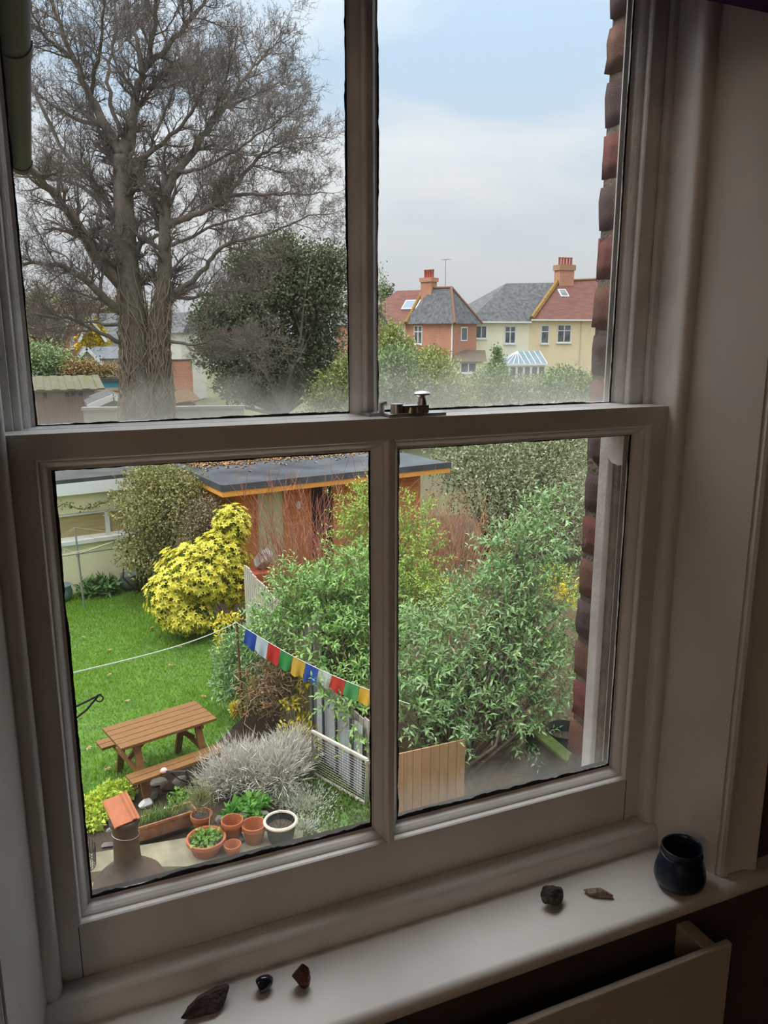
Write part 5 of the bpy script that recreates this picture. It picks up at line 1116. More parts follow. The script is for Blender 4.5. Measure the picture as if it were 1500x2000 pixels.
# side branches and twigs, each level finer
Rt = random.Random(77); SA = []; SB = []; Sa = []; Sb = []
ctr = Vector((at(255, 420, TY).x, TY, at(255, 420, TY).z))
def branch(p, d, ln, r, lvl):
    nseg = 4 if lvl < 3 else 3; sl = ln/nseg; q = p
    for i in range(nseg):
        d = (d+Vector((Rt.gauss(0, .17), Rt.gauss(0, .17), Rt.gauss(.035, .15)))).normalized(); e_ = q+d*sl; r0 = r*(1-i/nseg*.75); r1 = r*(1-(i+1)/nseg*.75)
        SA.append(tuple(q)); SB.append(tuple(e_)); Sa.append(r0); Sb.append(r1); q = e_
        if lvl < 4:
            for _ in range((2, 3, 3, 3)[lvl] if lvl else 2):
                if Rt.random() < (.8, .72, .62, .52)[lvl]:
                    sd = Vector((Rt.gauss(0, 1), Rt.gauss(0, 1), Rt.gauss(0, 1))); sd -= d*sd.dot(d); sd.normalize(); nd = (d*.75+sd*Rt.uniform(.5, .95)+Vector((0, 0, .12))).normalized()
                    branch(q, nd, ln*Rt.uniform(.38, .62), max(r1*.62, .0046), lvl+1)
for P, r in limbs+[trunkA, trunkB]:
    m_ = len(P); tr0 = (P, r) in (trunkA, trunkB)
    for i in range(3, m_):
        if tr0 and i < m_*.45: continue
        t = i/(m_-1); dirn = (P[i]-P[i-1]).normalized(); pr_ = .85 if t > .25 else .35
        for _ in range(2):
            if Rt.random() < pr_*(.85 if _ == 0 else .5):
                sd = Vector((Rt.gauss(0, 1), Rt.gauss(0, 1), Rt.gauss(.2, .8))); sd -= dirn*sd.dot(dirn); sd.normalize()
                branch(P[i], (dirn*.7+sd*.8).normalized(), Rt.uniform(.7, 1.5)*(1.15-.45*t), max(r[i]*.5, .015), 1)
    branch(P[-1], (P[-1]-P[-2]).normalized(), 1.1, r[-1]*.9, 1)
V, F = seg_mesh(SA, SB, Sa, Sb); ub(tag(np_obj('twigs', V, F, twigm, tree), kind='stuff')); print('tree segs', len(SA))
# old ivy stems matted over the trunks
b = MB(); vin = mat('dead_ivy', (.33, .27, .19), (.24, .19, .135), scale=4, rough=.95)
for j in range(150):
    P, r = (trunkA, trunkB)[j % 2]; i0 = Rt.randrange(0, 6); ph = Rt.uniform(0, 6.28); tw = Rt.gauss(0, .5); pts = []; i1 = min(len(P)-1, i0+Rt.randrange(5, 14))
    for i in range(i0, i1):
        a = ph+tw*(i-i0)*.4+Rt.gauss(0, .14); rr2 = r[i]*1.03+Rt.uniform(.0, .10); pts.append(P[i]+Vector((math.cos(a)*rr2, math.sin(a)*rr2, Rt.gauss(0, .05))))
    if len(pts) > 2: b.tube(pts, Rt.uniform(.008, .020), 4)
o = ub(b.build('ivy_stems', vin, tree)); tag(o, kind='stuff')
rg = np.random.default_rng(5); n = 2600; A = []; 
trp = [(p, r_) for P, r in (trunkA, trunkB) for p, r_ in list(zip(P, r))[:16]]
for _ in range(n):
    p, r_ = trp[rg.integers(len(trp))]; a = rg.uniform(0, 6.28); A.append((p.x+math.cos(a)*r_*1.05, p.y+math.sin(a)*r_*1.05, p.z+rg.normal(0, .25)))
A = np.array(A); Bv = A+np.stack([rg.normal(0, .13, n), rg.normal(0, .13, n), -rg.uniform(.05, .38, n)], 1); V, F = seg_mesh(A, Bv, np.full(n, .008), np.full(n, .004)); ub(tag(np_obj('ivy_twigs', V, F, vin, tree), kind='stuff'))

# ------------------------------------------------------------------ holm oak
holm_l = mat('holm_leaves', (0, 0, 0), island=[(.06, .10, .045), (.09, .145, .06), (.13, .175, .075), (.18, .20, .11), (.23, .21, .13), (.075, .125, .05)], rough=.5, spec=.4, transl=.12)
hY = 30; hb0 = at(545, 800, hY); ho = plant('holm_oak', (hb0.x, hY, 0), 'dense dark evergreen tree behind the window left of centre bar', 'tree')
hbl = [B(560, 560, hY, 1.8, 1.8, 1.5), B(480, 610, hY, 1.6, 1.6, 1.4), B(620, 590, hY, 1.5, 1.6, 1.6), B(550, 500, hY, 1.3, 1.4, 1.0), B(640, 520, hY, 1.1, 1.3, 1.0), B(440, 680, hY, 1.3, 1.4, 1.2), B(540, 690, hY, 1.5, 1.5, 1.2), B(620, 680, hY, 1.2, 1.3, 1.1), B(480, 750, hY, 1.3, 1.3, .9), B(590, 740, hY, 1.3, 1.3, .9), B(410, 620, hY, .8, 1, .9), B(480, 520, hY, .9, 1, .7)]
ub(foliage('leaves', hbl, 52000, .15, .075, holm_l, ho, 61, four=False, shell=.4))
b = MB(); b.tube([(hb0.x, hY, 0), (hb0.x+.1, hY, 2.5), (hb0.x+.2, hY, 4.2)], [.32, .27, .2], 10); ub(b.build('trunk', tbark, ho, smooth='all')); stems(ho, 'branches', (hb0.x+.1, hY, 2.2), tips_of(hbl, 70, 62), .09, 63, m=tbark, bend=.4)

# ------------------------------------------------------------------ hedges and trees between here and the houses
hedge_m = mat('hedge_leaves', (0, 0, 0), island=[(.11, .18, .07), (.18, .27, .10), (.25, .34, .14), (.31, .39, .18), (.15, .23, .08)], rough=.6, transl=.15)
hedge_y = mat('yellowish_hedge', (0, 0, 0), island=[(.19, .25, .06), (.29, .35, .09), (.38, .42, .13), (.23, .30, .09)], rough=.6, transl=.15)
def hedge(name, blobs, n, m, label, seed, ln=.16, cat='hedge'):
    c_ = blobs[0][0]; r_ = plant(name, (c_.x, c_.y, 0), label, cat); ub(foliage('leaves', blobs, n, ln, ln*.5, m, r_, seed, four=False, shell=.4)); stems(r_, 'stem', (c_.x, c_.y, 0), tips_of(blobs, 16, seed), .06, seed, bend=.3); return r_
hedge('leafy_tree', [B(770, 720, 34, 1.2, 1.2, 1.2), B(745, 770, 33, 1.2, 1.2, 1.0), B(800, 760, 33, 1.2, 1.2, .9)], 9000, hedge_m, 'dark green bushy tree just right of the centre glazing bar', 71, cat='tree')
hedge('conifer', [B(765, 655, 40, .8, .8, .9), B(760, 690, 40, 1.1, 1, .9), B(790, 680, 40, .8, .8, .7)], 3500, hedge_y, 'yellow-green conifer in front of the red brick house', 72, cat='tree')
hedge('leafy_tree', [B(850, 740, 34, 1.5, 1.3, 1.1), B(840, 710, 35, 1.1, 1.1, .9), B(880, 770, 33, 1.4, 1.2, .9)], 9000, hedge_y, 'yellowish green tree below the red brick house', 73, cat='tree')
hedge('mixed_hedge', [B(940, 760, 36, 1.7, 1.3, .9), B(1010, 765, 36, 1.8, 1.3, .9), B(1080, 760, 36, 1.8, 1.3, 1.0), B(1150, 760, 36, 1.5, 1.3, 1.0), B(960, 735, 37, 1.1, 1, .7), B(1100, 735, 37, 1.2, 1, .7)], 14000, hedge_m, 'long mixed hedge below the cream houses', 74)
hedge('slim_tree', [B(972, 715, 40, .55, .6, .8), B(970, 690, 40, .35, .4, .5), B(975, 740, 40, .8, .7, .7)], 1800, hedge_m, 'slim pale green tree in front of the small extension', 75, cat='tree')
hedge('leafy_tree', [B(660, 760, 27, 1.1, 1.1, .9), B(640, 790, 27, 1.0, 1, .8), B(680, 720, 27, .6, .8, .7)], 5000, hedge_y, 'light green shrub at the foot of the dark evergreen tree', 76, ln=.13, cat='tree')
hedge('bare_hedge', [B(80, 655, 60, 1.7, 2, 2.2), B(70, 610, 60, 1.5, 2, 1.6), B(85, 690, 58, 1.5, 2, 1.5), B(150, 606, 120, 8, 3, 2.6), B(230, 608, 120, 7, 3, 2.2), B(90, 600, 110, 6, 3, 3)], 14000, mat('winter_wood', (0, 0, 0), island=[(.16, .15, .07), (.22, .18, .11), (.28, .22, .15), (.12, .15, .06)], rough=.9), 'brown wooded bank at the far left', 77, ln=.35, cat='trees')
hedge('round_bush', [B(75, 705, 50, 2.0, 1.5, 1.2), B(120, 715, 50, 1.6, 1.5, .9)], 4000, hedge_m, 'round grey-green bushes left of the bungalow', 78, ln=.2, cat='bush')
hedge('bronze_hedge', [B(165, 720, 48, 1.3, 1, .7), B(215, 724, 48, 1.6, 1, .5), B(145, 722, 48, .8, 1, .6)], 3000, mat('bronze_leaves', (0, 0, 0), island=[(.28, .17, .07), (.36, .24, .10), (.20, .18, .06)], rough=.8), 'bronze leaved hedge in front of the bungalow', 79, ln=.15)
hedge('thin_birch', [B(745, 560, 45, .5, .5, 1.6), B(742, 610, 45, .6, .6, 1.2)], 350, hedge_m, 'thin sparse tree beside the centre glazing bar', 80, cat='tree')
hedge('cypress', [B(753, 575, 70, .9, .9, 1.2)], 900, holm_l, 'small dark cypress left of the red tiled roof', 81, ln=.25, cat='tree')

# ------------------------------------------------------------------ houses
slate = mat('slate_tiles', (.065, .07, .075), (.13, .135, .14), scale=3.5, rough=.85, bump=.3, bscale=12)
redtile = mat('red_roof_tiles', (.20, .085, .065), (.13, .06, .05), scale=2.5, rough=.9, bump=.4, bscale=9, stretch=(.5, .5, 4))
lichen = mat('lichen_ridge', (.26, .16, .03), (.18, .10, .04), scale=4, rough=.95)
ridge_m = mat('ridge_tiles', (.21, .105, .075), rough=.9)
fbrick = brick_mat('far_brickwork', (.56, .19, .10), (.46, .16, .09), (.52, .36, .27), bump=.1)
creamw = mat('cream_house_wall', (.90, .83, .62), (.84, .77, .57), scale=.6, rough=.95)
tanw = mat('tan_house_wall', (.86, .70, .46), (.78, .63, .42), scale=.6, rough=.95)
wglass = mat('house_glass', (.05, .06, .07), (.16, .17, .18), scale=1.5, rough=.1, spec=.6)
class House:
    """local frame: x along the visible front, y away from the viewer, z up"""
    def __init__(s, name, px0, Y0, px1, Y1, label, cat='house'):
        a = at(px0, 650, Y0); c_ = at(px1, 650, Y1); s.w = math.hypot(c_.x-a.x, c_.y-a.y); s.rz = math.atan2(c_.y-a.y, c_.x-a.x)
        s.e = empty(name, (a.x, a.y, 0), s.rz); tag(s.e, label, cat); s.Mi = (Matrix.Translation(s.e.location) @ Matrix.Rotation(s.rz, 4, 'Z')).inverted()
    def l(s, px, py, y=0.0):
        o_ = s.Mi @ CAM; d = s.Mi.to_3x3() @ ray(px, py); t = (y-o_.y)/d.y; p = o_+d*t; return p
    def part(s, name, m, verts, faces, bevel=0): return MB().add(verts, faces).build(name, m, s.e)
    def box(s, name, m, *a): return MB().box(*a).build(name, m, s.e)
    def win(s, p0, p1, y=0.0, bars=(0.5,), top=0.33, frame=None):
        """window from pixel corner p0 (upper left) to p1 (lower right): frame part with pane sub-parts"""
        a, c_ = s.l(*p0, y), s.l(*p1, y); x0, x1, z0, z1 = a.x, c_.x, min(a.z, c_.z), max(a.z, c_.z); f = .07; b = MB()
        b.box(x0, x1, y-.05, y+.02, z0, z0+f); b.box(x0, x1, y-.05, y+.02, z1-f, z1); b.box(x0, x0+f, y-.05, y+.02, z0, z1); b.box(x1-f, x1, y-.05, y+.02, z0, z1)
        for t in bars: x = x0+(x1-x0)*t; b.box(x-f*.6, x+f*.6, y-.05, y+.02, z0, z1)
        if top: z = z1-(z1-z0)*top; b.box(x0, x1, y-.05, y+.02, z-f*.5, z+f*.5)
        b.box(x0-.08, x1+.08, y-.12, y+.02, z0-.10, z0); o = b.build('window', frame or upvc, s.e)
        edges = [0]+list(bars)+[1]
        for i in range(len(edges)-1): MB().box(x0+(x1-x0)*edges[i]+.03, x0+(x1-x0)*edges[i+1]-.03, y-.02, y-.005, z0+.04, z1-.04).build('pane', wglass, o)
        return o
def pots(h, x, y, z, n, col_, sp=.26):
    for k in range(n):
        xx = x+(k-(n-1)/2)*sp; MB().lathe([(.13, 0), (.11, .1), (.10, .55), (.13, .6), (.12, .68), (.09, .68), (.09, .3)], 10, (xx, y, z)).build('chimney_pot', col_, h.e, smooth=True)
potred = mat('red_chimney_pot', (.42, .085, .06), (.36, .10, .07), scale=4, rough=.9)
# red brick house with slate hip (corner towards the viewer)
h1 = House('red_brick_house', 886, 58, 792, 63, 'red brick house with grey slate hipped roof and tall chimney'); 
# front A runs left from the corner: rebuild the frame so that x goes from left end to the corner
A0 = at(792, 650, 62.5); A1 = at(886, 650, 58); h1.e.location = (A0.x, A0.y, 0); h1.rz = math.atan2(A1.y-A0.y, A1.x-A0.x); h1.e.rotation_euler = (0, 0, h1.rz); h1.w = math.hypot(A1.x-A0.x, A1.y-A0.y); h1.Mi = (Matrix.Translation(h1.e.location) @ Matrix.Rotation(h1.rz, 4, 'Z')).inverted()
ez = h1.l(840, 630).z; W = h1.w; Dp = 3.3; rz_ = h1.l(880, 562, 1.65).z
h1.box('brick_wall', fbrick, -.0, W, 0, Dp, 0, ez)
ap = (W-1.5, Dp/2, rz_); al = (h1.l(843, 565, 1.65).x, Dp/2, rz_)
o_ = .35
V4 = [(.0, -o_, ez-.1), (W+o_, -o_, ez-.1), (W+o_, Dp+o_, ez-.1), (.0, Dp+o_, ez-.1), ap, al]
h1.part('slate_roof', slate, V4, [(0, 1, 4, 5), (1, 2, 4), (2, 3, 5, 4), (3, 0, 5), (0, 3, 2, 1)])
for q0_, q1_ in ((V4[1], ap), (V4[2], ap), (ap, al)): MB().tube([Vector(q0_)+Vector((0, 0, .03)), Vector(q1_)+Vector((0, 0, .05))], .11, 6).build('ridge_tile', ridge_m, h1.e)
h1.win((809, 636), (825, 672)); 
b0 = h1.l(888, 640)
# side window beyond the corner
hx = W; o = MB(); o.box(W-.02, W+.05, 1.0, 1.9, ez-1.5, ez-.35); wo_ = o.build('window', upvc, h1.e); MB().box(W+.04, W+.06, 1.1, 1.8, ez-1.4, ez-.45).build('pane', wglass, wo_)
h1.box('drain_pipe', upvc, W-.15, W-.05, -.12, -.02, 0, ez)
cxp = h1.l(850, 560, 2.6); 
h1.box('chimney_stack', fbrick, cxp.x-.55, cxp.x+.55, 1.3, 2.1, ez, h1.l(850, 545, 2.6).z); h1.box('chimney_cap', fbrick, cxp.x-.65, cxp.x+.65, 1.2, 2.2, h1.l(850, 552, 2.6).z, h1.l(850, 544, 2.6).z)
pots(h1, cxp.x, 1.7, h1.l(850, 544, 2.6).z, 4, potred)
# aerial
ax_, ay_ = h1.l(870, 545, 2.6), h1.l(870, 507, 2.6)
b = MB(); b.tube([(ax_.x, 2.6, ax_.z-.6), (ax_.x, 2.6, ay_.z)], .03, 5); b.tube([(ax_.x-.45, 2.6, ay_.z), (ax_.x+.55, 2.6, ay_.z)], .02, 5)
for k in range(6): b.tube([(ax_.x-.35+k*.16, 2.35, ay_.z), (ax_.x-.35+k*.16, 2.85, ay_.z)], .012, 4)
b.build('tv_aerial', alu, h1.e)
h1.box('bay_roof', mat('white_render', (.70, .69, .66), rough=.9), .3, 2.2, -1.2, 0, h1.l(840, 700).z-.6, h1.l(840, 686).z)
# attached half with red tiled roof on the left
h2 = House('red_roof_house', 700, 66.5, 792, 62.5, 'house half with red tiled roof and skylight left of slate roof')
e2 = h2.l(760, 632).z; r2_ = h2.l(830, 566, 2.6).z; W2 = h2.w
h2.box('cream_wall', creamw, 0, W2, 0, 5.2, 0, e2)
V5 = [(-.4, -.4, e2-.1), (W2+.35, -.4, e2-.1), (W2+.35, 5.6, e2-.1), (-.4, 5.6, e2-.1), (W2+.35, 2.6, r2_), (2.4, 2.6, r2_)]
h2.part('red_tile_roof', redtile, V5, [(0, 1, 4, 5), (2, 3, 5, 4), (3, 0, 5), (1, 2, 4), (0, 3, 2, 1)])
MB().tube([(W2+.3, -.4, e2), (W2+.3, 2.6, r2_+.06)], .20, 6).build('lichen_verge', lichen, h2.e)
t_ = .55; sk = Vector(V5[1]).lerp(Vector(V5[4]), t_); sl = math.atan2(r2_-e2, 3.0)
M_ = Matrix.Translation((h2.l(803, 600, 1.2).x, -.4+3.0*t_, e2-.1+(r2_-e2+.1)*t_)) @ Matrix.Rotation(sl, 4, 'X')
so_ = MB().box(-.75, .75, -.55, .55, -.02, .12, M_).build('skylight', upvc, h2.e); MB().box(-.65, .65, -.45, .45, .10, .135, M_).build('pane', mat('skylight_glass', (.16, .22, .30), rough=.3), so_)
# cream pair of houses on the right
h3 = House('cream_semi_house', 918, 60.5, 1033, 60.0, 'cream rendered house half with grey slate roof'); W3 = h3.w
e3 = h3.l(975, 627).z; D3 = 7.0; r3 = h3.l(1085, 552, 3.5).z; xr_ = h3.l(1085, 552, 3.5).x
h3.box('rendered_wall', creamw, 0, W3, 0, D3, 0, e3)
V6 = [(-.35, -.35, e3-.05), (W3, -.35, e3-.05), (W3, D3+.35, e3-.05), (-.35, D3+.35, e3-.05), (W3+.0, D3/2, r3), (xr_-2.2, D3/2, r3-.15)]
V6[5] = (min(W3-.6, xr_-3.0), D3/2, r3-.15)
h3.part('slate_roof', slate, [V6[0], V6[1], (xr_, D3/2, r3), V6[5], V6[2], V6[3]], [(0, 1, 2, 3), (4, 5, 3, 2), (5, 0, 3), (0, 5, 4, 1)])
h3.win((929, 636), (950, 661), top=0); h3.win((986, 637), (1006, 671)); 
MB().box(-.35, W3, -.45, -.33, e3-.16, e3-.04).build('gutter', upvc, h3.e)
h4 = House('tan_semi_house', 1033, 60.0, 1250, 59.0, 'tan rendered house half with red tiled roof and lichen'); W4 = h4.w
e4 = h4.l(1090, 623).z; D4 = 7.0; ra4 = h4.l(1090, 550, 3.5); rb4 = h4.l(1142, 546, 3.5)
h4.box('rendered_wall', tanw, 0, W4, 0, D4, 0, e4)
h4.part('red_tile_roof', redtile, [(0, -.35, e4-.05), (W4+.35, -.35, e4-.05), (W4+.35, D4+.35, e4-.05), (0, D4+.35, e4-.05), (rb4.x+1.2, D4/2, rb4.z), (ra4.x, D4/2, ra4.z)], [(0, 1, 4, 5), (1, 2, 4), (2, 3, 5, 4), (3, 0, 5), (0, 3, 2, 1)])
MB().tube([(0.05, -.35, e4+.04), (ra4.x, D4/2, ra4.z+.08)], .22, 6).build('lichen_verge', lichen, h4.e); MB().tube([(ra4.x, D4/2, ra4.z+.05), (rb4.x+1.2, D4/2, rb4.z+.05)], .12, 6).build('ridge_tile', lichen, h4.e)
MB().tube([(rb4.x+1.2, D4/2, rb4.z+.05), (W4+.35, -.35, e4)], .13, 6).build('ridge_tile', ridge_m, h4.e)
h4.win((1057, 635), (1071, 671), bars=(), top=.35); h4.win((1089, 634), (1114, 669)); MB().box(0, W4+.35, -.45, -.33, e4-.16, e4-.04).build('gutter', upvc, h4.e)
dpx = h4.l(1135, 640).x; MB().box(dpx-.05, dpx+.05, -.10, -.01, 0, e4).build('drain_pipe', mat('cream_pipe', (.66, .56, .40), rough=.6), h4.e)
fx_, fy_ = h4.l(1100, 568, 2.2), 0; tt = (2.2+.35)/(D4/2+.35); zz = e4+(ra4.z-e4)*tt; M_ = Matrix.Translation((fx_.x, 2.2, zz+.02)) @ Matrix.Rotation(math.atan2(ra4.z-e4, D4/2+.35), 4, 'X')
so_ = MB().box(-.40, .40, -.5, .5, -.02, .12, M_).build('skylight', upvc, h4.e); MB().box(-.32, .32, -.42, .42, .10, .135, M_).build('pane', wglass, so_)
cx4 = h4.l(1101, 555, 3.5).x; z0c, z1c, z2c = ra4.z-.8, h4.l(1101, 523, 3.5).z, h4.l(1101, 518, 3.5).z
h4.box('chimney_stack', fbrick, cx4-.75, cx4+.75, 3.0, 4.0, z0c, z1c); h4.box('chimney_cap', mat('buff_cap', (.38, .22, .13), rough=.9), cx4-.85, cx4+.85, 2.9, 4.1, z1c-.25, z2c); pots(h4, cx4, 3.4, z2c, 5, potred, .30)
# conservatory with glazed hip roof
h5 = House('conservatory', 983, 57.5, 1068, 57.0, 'white framed conservatory with blue glazed roof', 'conservatory'); W5 = h5.w
ec = h5.l(1025, 711).z; tc5 = h5.l(1030, 687, 1.4).z; D5 = 2.9; blue_g = mat('blue_roof_glass', (.12, .19, .24), (.16, .23, .28), scale=2, rough=.45)
h5.box('base_wall', creamw, 0, W5, 0, D5, 0, ec-1.3)
RA, RB_ = (W5*.5, 1.4, tc5), (W5*1.0, 1.4, tc5+.05); crn = [(-.1, -.1, ec), (W5*.5, -.1, ec), (W5+.1, -.1, ec), (W5+.1, D5, ec), (-.1, D5, ec), (-.1, 1.4, ec)]
h5.part('glass_roof', blue_g, [crn[0], crn[2], crn[3], crn[4], RA, RB_], [(0, 1, 5, 4), (1, 2, 5), (2, 3, 4, 5), (3, 0, 4)])
bars_ = [((x_, -.1, ec), (RA[0]+(RB_[0]-RA[0])*max(0, (x_-W5*.5)/(W5*.5)), 1.4, tc5)) for x_ in np.linspace(-.1, W5+.1, 9)]+[((-.1, y_, ec), RA) for y_ in (.5, 1.1, 1.9)]
for p_, q_ in bars_: MB().beam(Vector(p_)+Vector((0, 0, .03)), Vector(q_)+Vector((0, 0, .05)), .05, .06).build('roof_bar', upvc, h5.e)
MB().box(-.15, W5+.15, -.15, -.05, ec-.12, ec+.03).build('eaves_beam', upvc, h5.e)
for k in range(6): x_ = k*W5/6; wo_ = MB().box(x_, x_+W5/6, 0, .06, ec-1.3, ec-.1).build('window_frame', upvc, h5.e); MB().box(x_+.1, x_+W5/6-.1, -.01, .02, ec-1.2, ec-.25).build('pane', wglass, wo_)
# small brown-roofed extension
h6 = House('brown_roof_extension', 895, 57.0, 945, 56.7, 'small cream extension with brown sloping roof', 'extension'); W6 = h6.w; e6 = h6.l(920, 705).z; t6 = h6.l(920, 684, 1.8).z
h6.box('rendered_wall', creamw, 0, W6, 0, 3.2, 0, e6); btile = mat('brown_tiles', (.15, .115, .08), (.11, .09, .065), scale=3, rough=.9)
h6.part('tile_roof', btile, [(-.2, -.3, e6-.05), (W6+.2, -.3, e6-.05), (W6+.9, 1.8, t6), (.2, 1.8, t6), (W6+.2, 3.4, e6-.05), (-.2, 3.4, e6-.05)], [(0, 1, 2, 3), (4, 5, 3, 2), (5, 0, 3), (1, 4, 2), (0, 5, 4, 1)])
h6.win((899, 708), (930, 728), top=0); 
# house glimpsed behind the evergreen, left of the centre bar
h7 = House('brick_house_behind', 655, 62, 712, 60, 'brick and cream house end glimpsed left of centre bar'); e7 = h7.l(680, 635).z
h7.box('brick_wall', fbrick, 0, h7.w*.6, 0, 4, 0, e7); h7.box('cream_wall', creamw, h7.w*.6, h7.w, -.05, 4, 0, e7); h7.part('slate_roof', slate, [(-.3, -.3, e7), (h7.w+.3, -.3, e7), (h7.w+.3, 4.3, e7), (-.3, 4.3, e7), (h7.w, 2, e7+1.6), (0, 2, e7+1.6)], [(0, 1, 4, 5), (2, 3, 5, 4), (1, 2, 4), (3, 0, 5), (0, 3, 2, 1)])
# distant roof between the houses
h8 = House('distant_house', 760, 95, 905, 95, 'distant red chimneyed roof between the two houses'); e8 = h8.l(840, 640).z; r8 = h8.l(840, 592, 3).z
h8.box('brick_wall', fbrick, 0, h8.w, 0, 6, 0, e8); h8.part('red_tile_roof', redtile, [(-.3, -.3, e8), (h8.w+12, -.3, e8), (h8.w+12, 6.3, e8), (-.3, 6.3, e8), (h8.w+10, 3, r8), (3, 3, r8)], [(0, 1, 4, 5), (2, 3, 5, 4), (1, 2, 4), (3, 0, 5), (0, 3, 2, 1)])
x8 = h8.l(979, 592, 3); h8.box('chimney_stack', fbrick, x8.x-.7, x8.x+.7, 2.5, 3.5, e8, h8.l(979, 588, 3).z); pots(h8, x8.x, 3, h8.l(979, 588, 3).z, 3, potred, .4)

# ---- far left: gabled houses, bungalow, sheds
def gable(name, px0, px1, Y, pe, pa, label, wallm, roofm, pbase=720, depth=8, cat='house', barge=True, apex=None):
    h = House(name, px0, Y, px1, Y, label, cat); ez_ = h.l((px0+px1)/2, pe).z; az = h.l((px0+px1)/2, pa).z; w = h.w; ax2 = w/2 if apex is None else h.l(apex, pa).x
    h.part('gable_wall', wallm, [(0, 0, 0), (w, 0, 0), (w, 0, ez_), (ax2, 0, az), (0, 0, ez_), (0, depth, 0), (w, depth, 0), (w, depth, ez_), (ax2, depth, az), (0, depth, ez_)], [(0, 1, 2, 3, 4), (5, 9, 8, 7, 6), (0, 4, 9, 5), (1, 6, 7, 2), (0, 5, 6, 1)])
    t = .12; ov = .3
    for s_, xe_ in ((0, -ov), (1, w+ov)):
        sl_ = (az-ez_)/(ax2 if s_ == 0 else w-ax2); ze = ez_-ov*sl_
        h.part('roof_slope', roofm, [(xe_, -ov, ze), (ax2, -ov, az+.02), (ax2, depth, az+.02), (xe_, depth, ze), (xe_, -ov, ze+t), (ax2, -ov, az+t), (ax2, depth, az+t), (xe_, depth, ze+t)], [(0, 3, 2, 1), (4, 5, 6, 7), (0, 1, 5, 4), (2, 3, 7, 6), (0, 4, 7, 3), (1, 2, 6, 5)])
        if barge: MB().beam((xe_, -ov-.04, ze+.03), (ax2, -ov-.04, az+.03), .06, .22).build('bargeboard', upvc, h.e)
    return h, ez_, az
hg1, _, _ = gable('brick_gable_house', 124, 158, 70, 650, 618, 'red brick gabled house with white bargeboards at far left', fbrick, slate, cat='house'); hg1.win((136, 657), (146, 680), bars=(.5,), top=0)
hg2, e9, a9 = gable('creeper_gable_house', 160, 198, 68, 655, 622, 'gabled house wall covered in bright yellow creeper', fbrick, slate)
hgb = [((hg2.w*u_, -.15, z_), (1.0, .12, 1.0)) for u_, z_ in ((.3, e9-.6), (.7, e9-.6), (.5, e9+.3), (.25, e9-2.2), (.75, e9-2.4), (.5, a9-.9), (.5, e9-1.4))]
foliage('yellow_creeper', hgb, 2600, .28, .18, mat('creeper_yellow', (0, 0, 0), island=[(.62, .46, .02), (.75, .60, .04), (.50, .40, .03)], rough=.7), hg2.e, 91, four=False)
hl = House('long_slate_house', 175, 76, 300, 76, 'long slate roofed house behind the tree trunk'); e_l, r_l = hl.l(230, 665).z, hl.l(230, 612, 4).z
hl.box('white_wall', mat('white_house_wall', (.66, .64, .58), rough=.95), 0, hl.w, 0, 8, 0, e_l); hl.part('slate_roof', slate, [(-.3, -.4, e_l), (hl.w, -.4, e_l), (hl.w, 8.4, e_l), (-.3, 8.4, e_l), (hl.w, 4, r_l), (.6, 4, r_l)], [(0, 1, 4, 5), (2, 3, 5, 4), (1, 2, 4), (3, 0, 5), (0, 3, 2, 1)])
hw = House('white_gable_house', 300, 64, 352, 63, 'white walled house glimpsed right of the tree trunks'); e_w = hw.l(325, 650).z
hw.box('white_wall', MATS['white_house_wall'], 0, hw.w, 0, 6, 0, e_w); hw.part('slate_roof', slate, [(-.3, -.3, e_w), (hw.w+.3, -.3, e_w), (hw.w+.3, 6, e_w), (-.3, 6, e_w), (hw.w, 3, e_w+1.6), (0, 3, e_w+1.6)], [(0, 1, 4, 5), (2, 3, 5, 4), (1, 2, 4), (3, 0, 5), (0, 3, 2, 1)])
hbg = House('cream_bungalow', 146, 56, 300, 55, 'low cream bungalow with grey roof left of the trunk', 'bungalow'); eb, rbz = hbg.l(210, 700).z, hbg.l(210, 677, 2.5).z
hbg.box('rendered_wall', creamw, 0, hbg.w, 0, 5, 0, eb); hbg.part('slate_roof', mat('blue_grey_slates', (.085, .098, .115), (.12, .135, .15), scale=3, rough=.8), [(0, -.4, eb), (hbg.w, -.4, eb), (hbg.w, 5.4, eb), (0, 5.4, eb), (hbg.w, 2.5, rbz), (.8, 2.5, rbz)], [(0, 1, 4, 5), (2, 3, 5, 4), (1, 2, 4), (3, 0, 5), (0, 3, 2, 1)])
gable('bungalow_porch', 146, 186, 54.5, 703, 681, 'cream gabled porch end of the bungalow', creamw, MATS['blue_grey_slates'], depth=3, cat='porch')
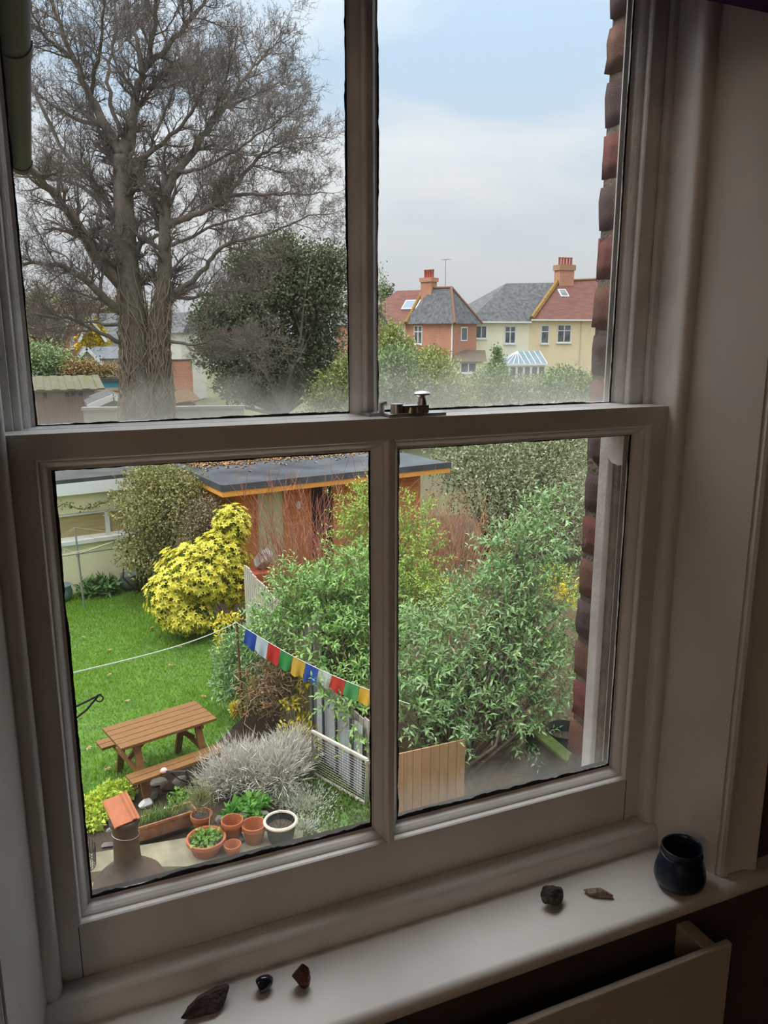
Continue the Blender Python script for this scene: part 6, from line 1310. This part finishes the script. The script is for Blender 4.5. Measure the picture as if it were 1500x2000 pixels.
# sheds and garages beyond the garden wall
mossr = mat('mossy_roof', (.10, .105, .035), (.13, .12, .095), scale=2.5, rough=1, bump=.4, bscale=8, stretch=(2, .4, 1))
h10 = House('mossy_shed', 66, 36, 176, 36, 'long low shed with mossy corrugated roof', 'shed'); es, ts = h10.l(110, 763).z, h10.l(110, 738, 3.0).z
h10.box('block_wall', mat('pinkish_block', (.34, .24, .18), (.28, .21, .17), scale=1, rough=.95), -2, h10.w, 0, 3, 0, es)
for k in range(16): x_ = -2.2+k*(h10.w+2.6)/16; wd_ = (h10.w+2.6)/16; h10.part('roof_sheet', mossr, [(x_, -.3, es-.02+.03*(k % 2)), (x_+wd_, -.3, es-.02+.03*(k % 2)), (x_+wd_, 3.2, ts+.03*(k % 2)), (x_, 3.2, ts+.03*(k % 2)), (x_, -.3, es+.05+.03*(k % 2)), (x_+wd_, -.3, es+.05+.03*(k % 2)), (x_+wd_, 3.2, ts+.07+.03*(k % 2)), (x_, 3.2, ts+.07+.03*(k % 2))], [(0, 3, 2, 1), (4, 5, 6, 7), (0, 1, 5, 4), (2, 3, 7, 6), (0, 4, 7, 3), (1, 2, 6, 5)])
for px in (88, 131, 143, 158): h10.win((px-4, 767), (px+4, 777), bars=(), top=0, frame=dk)
h11 = House('long_flat_garage', 40, 48, 300, 47, 'row of garages with long flat grey roof', 'garage'); e11, t11 = h11.l(150, 746).z, h11.l(150, 735, 6).z
h11.box('garage_wall', mat('brown_block', (.30, .22, .15), rough=.95), 0, h11.w, 0, 6, 0, e11); h11.box('flat_roof', felt, -.2, h11.w+.2, -.3, 6.2, e11, e11+.18); xb0, xb1 = h11.l(189, 750).x, h11.l(252, 750).x
h11.box('blue_door', mat('blue_paint', (.05, .30, .52), (.07, .38, .62), scale=2, rough=.6), xb0, xb1, -.06, 0, h11.l(220, 757).z, e11-.02); h11.box('sandy_board', mat('sandy_board', (.60, .40, .24), rough=.9), xb0, xb1, -.08, -.01, h11.l(220, 763).z, h11.l(220, 757).z)
h12 = House('red_brown_fence', 60, 33, 182, 33.5, 'red-brown close-boarded fence below the mossy shed', 'fence'); zt12, zb12 = h12.l(120, 777).z, h12.l(120, 812).z
for k in range(26): x_ = k*h12.w/26; h12.box('fence_board', mat('red_brown_stain', (.20, .095, .065), (.16, .08, .06), scale=3, rough=.9), x_, x_+h12.w/26-.02, 0, .03, 0, zt12+.03*(k % 3 == 0))
gable('white_edged_shed', 176, 246, 31, 789, 776, 'low green shed with white edged gable', mat('green_grey_shed', (.20, .22, .17), rough=.9), felt, depth=3, cat='shed')
h13 = House('garden_wall', 150, 28.5, 470, 27, 'pale rendered garden wall behind the garage', 'wall'); zt13 = h13.l(300, 800).z
h13.box('wall_panel', mat('pale_render', (.52, .47, .40), (.42, .38, .33), scale=1.2, rough=.95), 0, h13.w, 0, .2, 0, zt13); h13.box('wall_coping', mat('pale_coping', (.36, .345, .32), rough=.9), -.05, h13.w+.05, -.06, .26, zt13, zt13+.1)
h14 = House('leaf_covered_roof', 322, 36, 375, 36, 'low shed roof strewn with orange leaves', 'shed'); e14 = h14.l(350, 789).z; t14 = h14.l(350, 770, 3).z
h14.box('shed_wall', MATS['brown_block'], 0, h14.w, 0, 3, 0, e14); h14.part('pitched_roof', mat('orange_leaf_litter', (.30, .18, .075), (.20, .12, .06), scale=6, rough=1), [(-.2, -.2, e14), (h14.w+.2, -.2, e14+.2), (h14.w+.2, 3, e14+.5), (-.2, 3, t14)], [(0, 1, 2, 3), (0, 3, 2, 1)])
h15 = House('brick_boundary', 322, 50, 372, 50, 'red brick boundary wall right of the trunk', 'wall'); h15.box('brick_panel', fbrick, 0, h15.w, 0, .3, 0, h15.l(345, 704).z); h15.box('white_post', upvc, .05, .2, -.1, 0, 0, h15.l(345, 700).z); h15.box('wall_coping', felt, -.1, h15.w+.1, -.05, .35, h15.l(345, 704).z, h15.l(345, 702).z)
print('objects', len(bpy.data.objects), 'tris', sum(sum(len(p.vertices)-2 for p in o.data.polygons) for o in bpy.data.objects if o.type == 'MESH'))
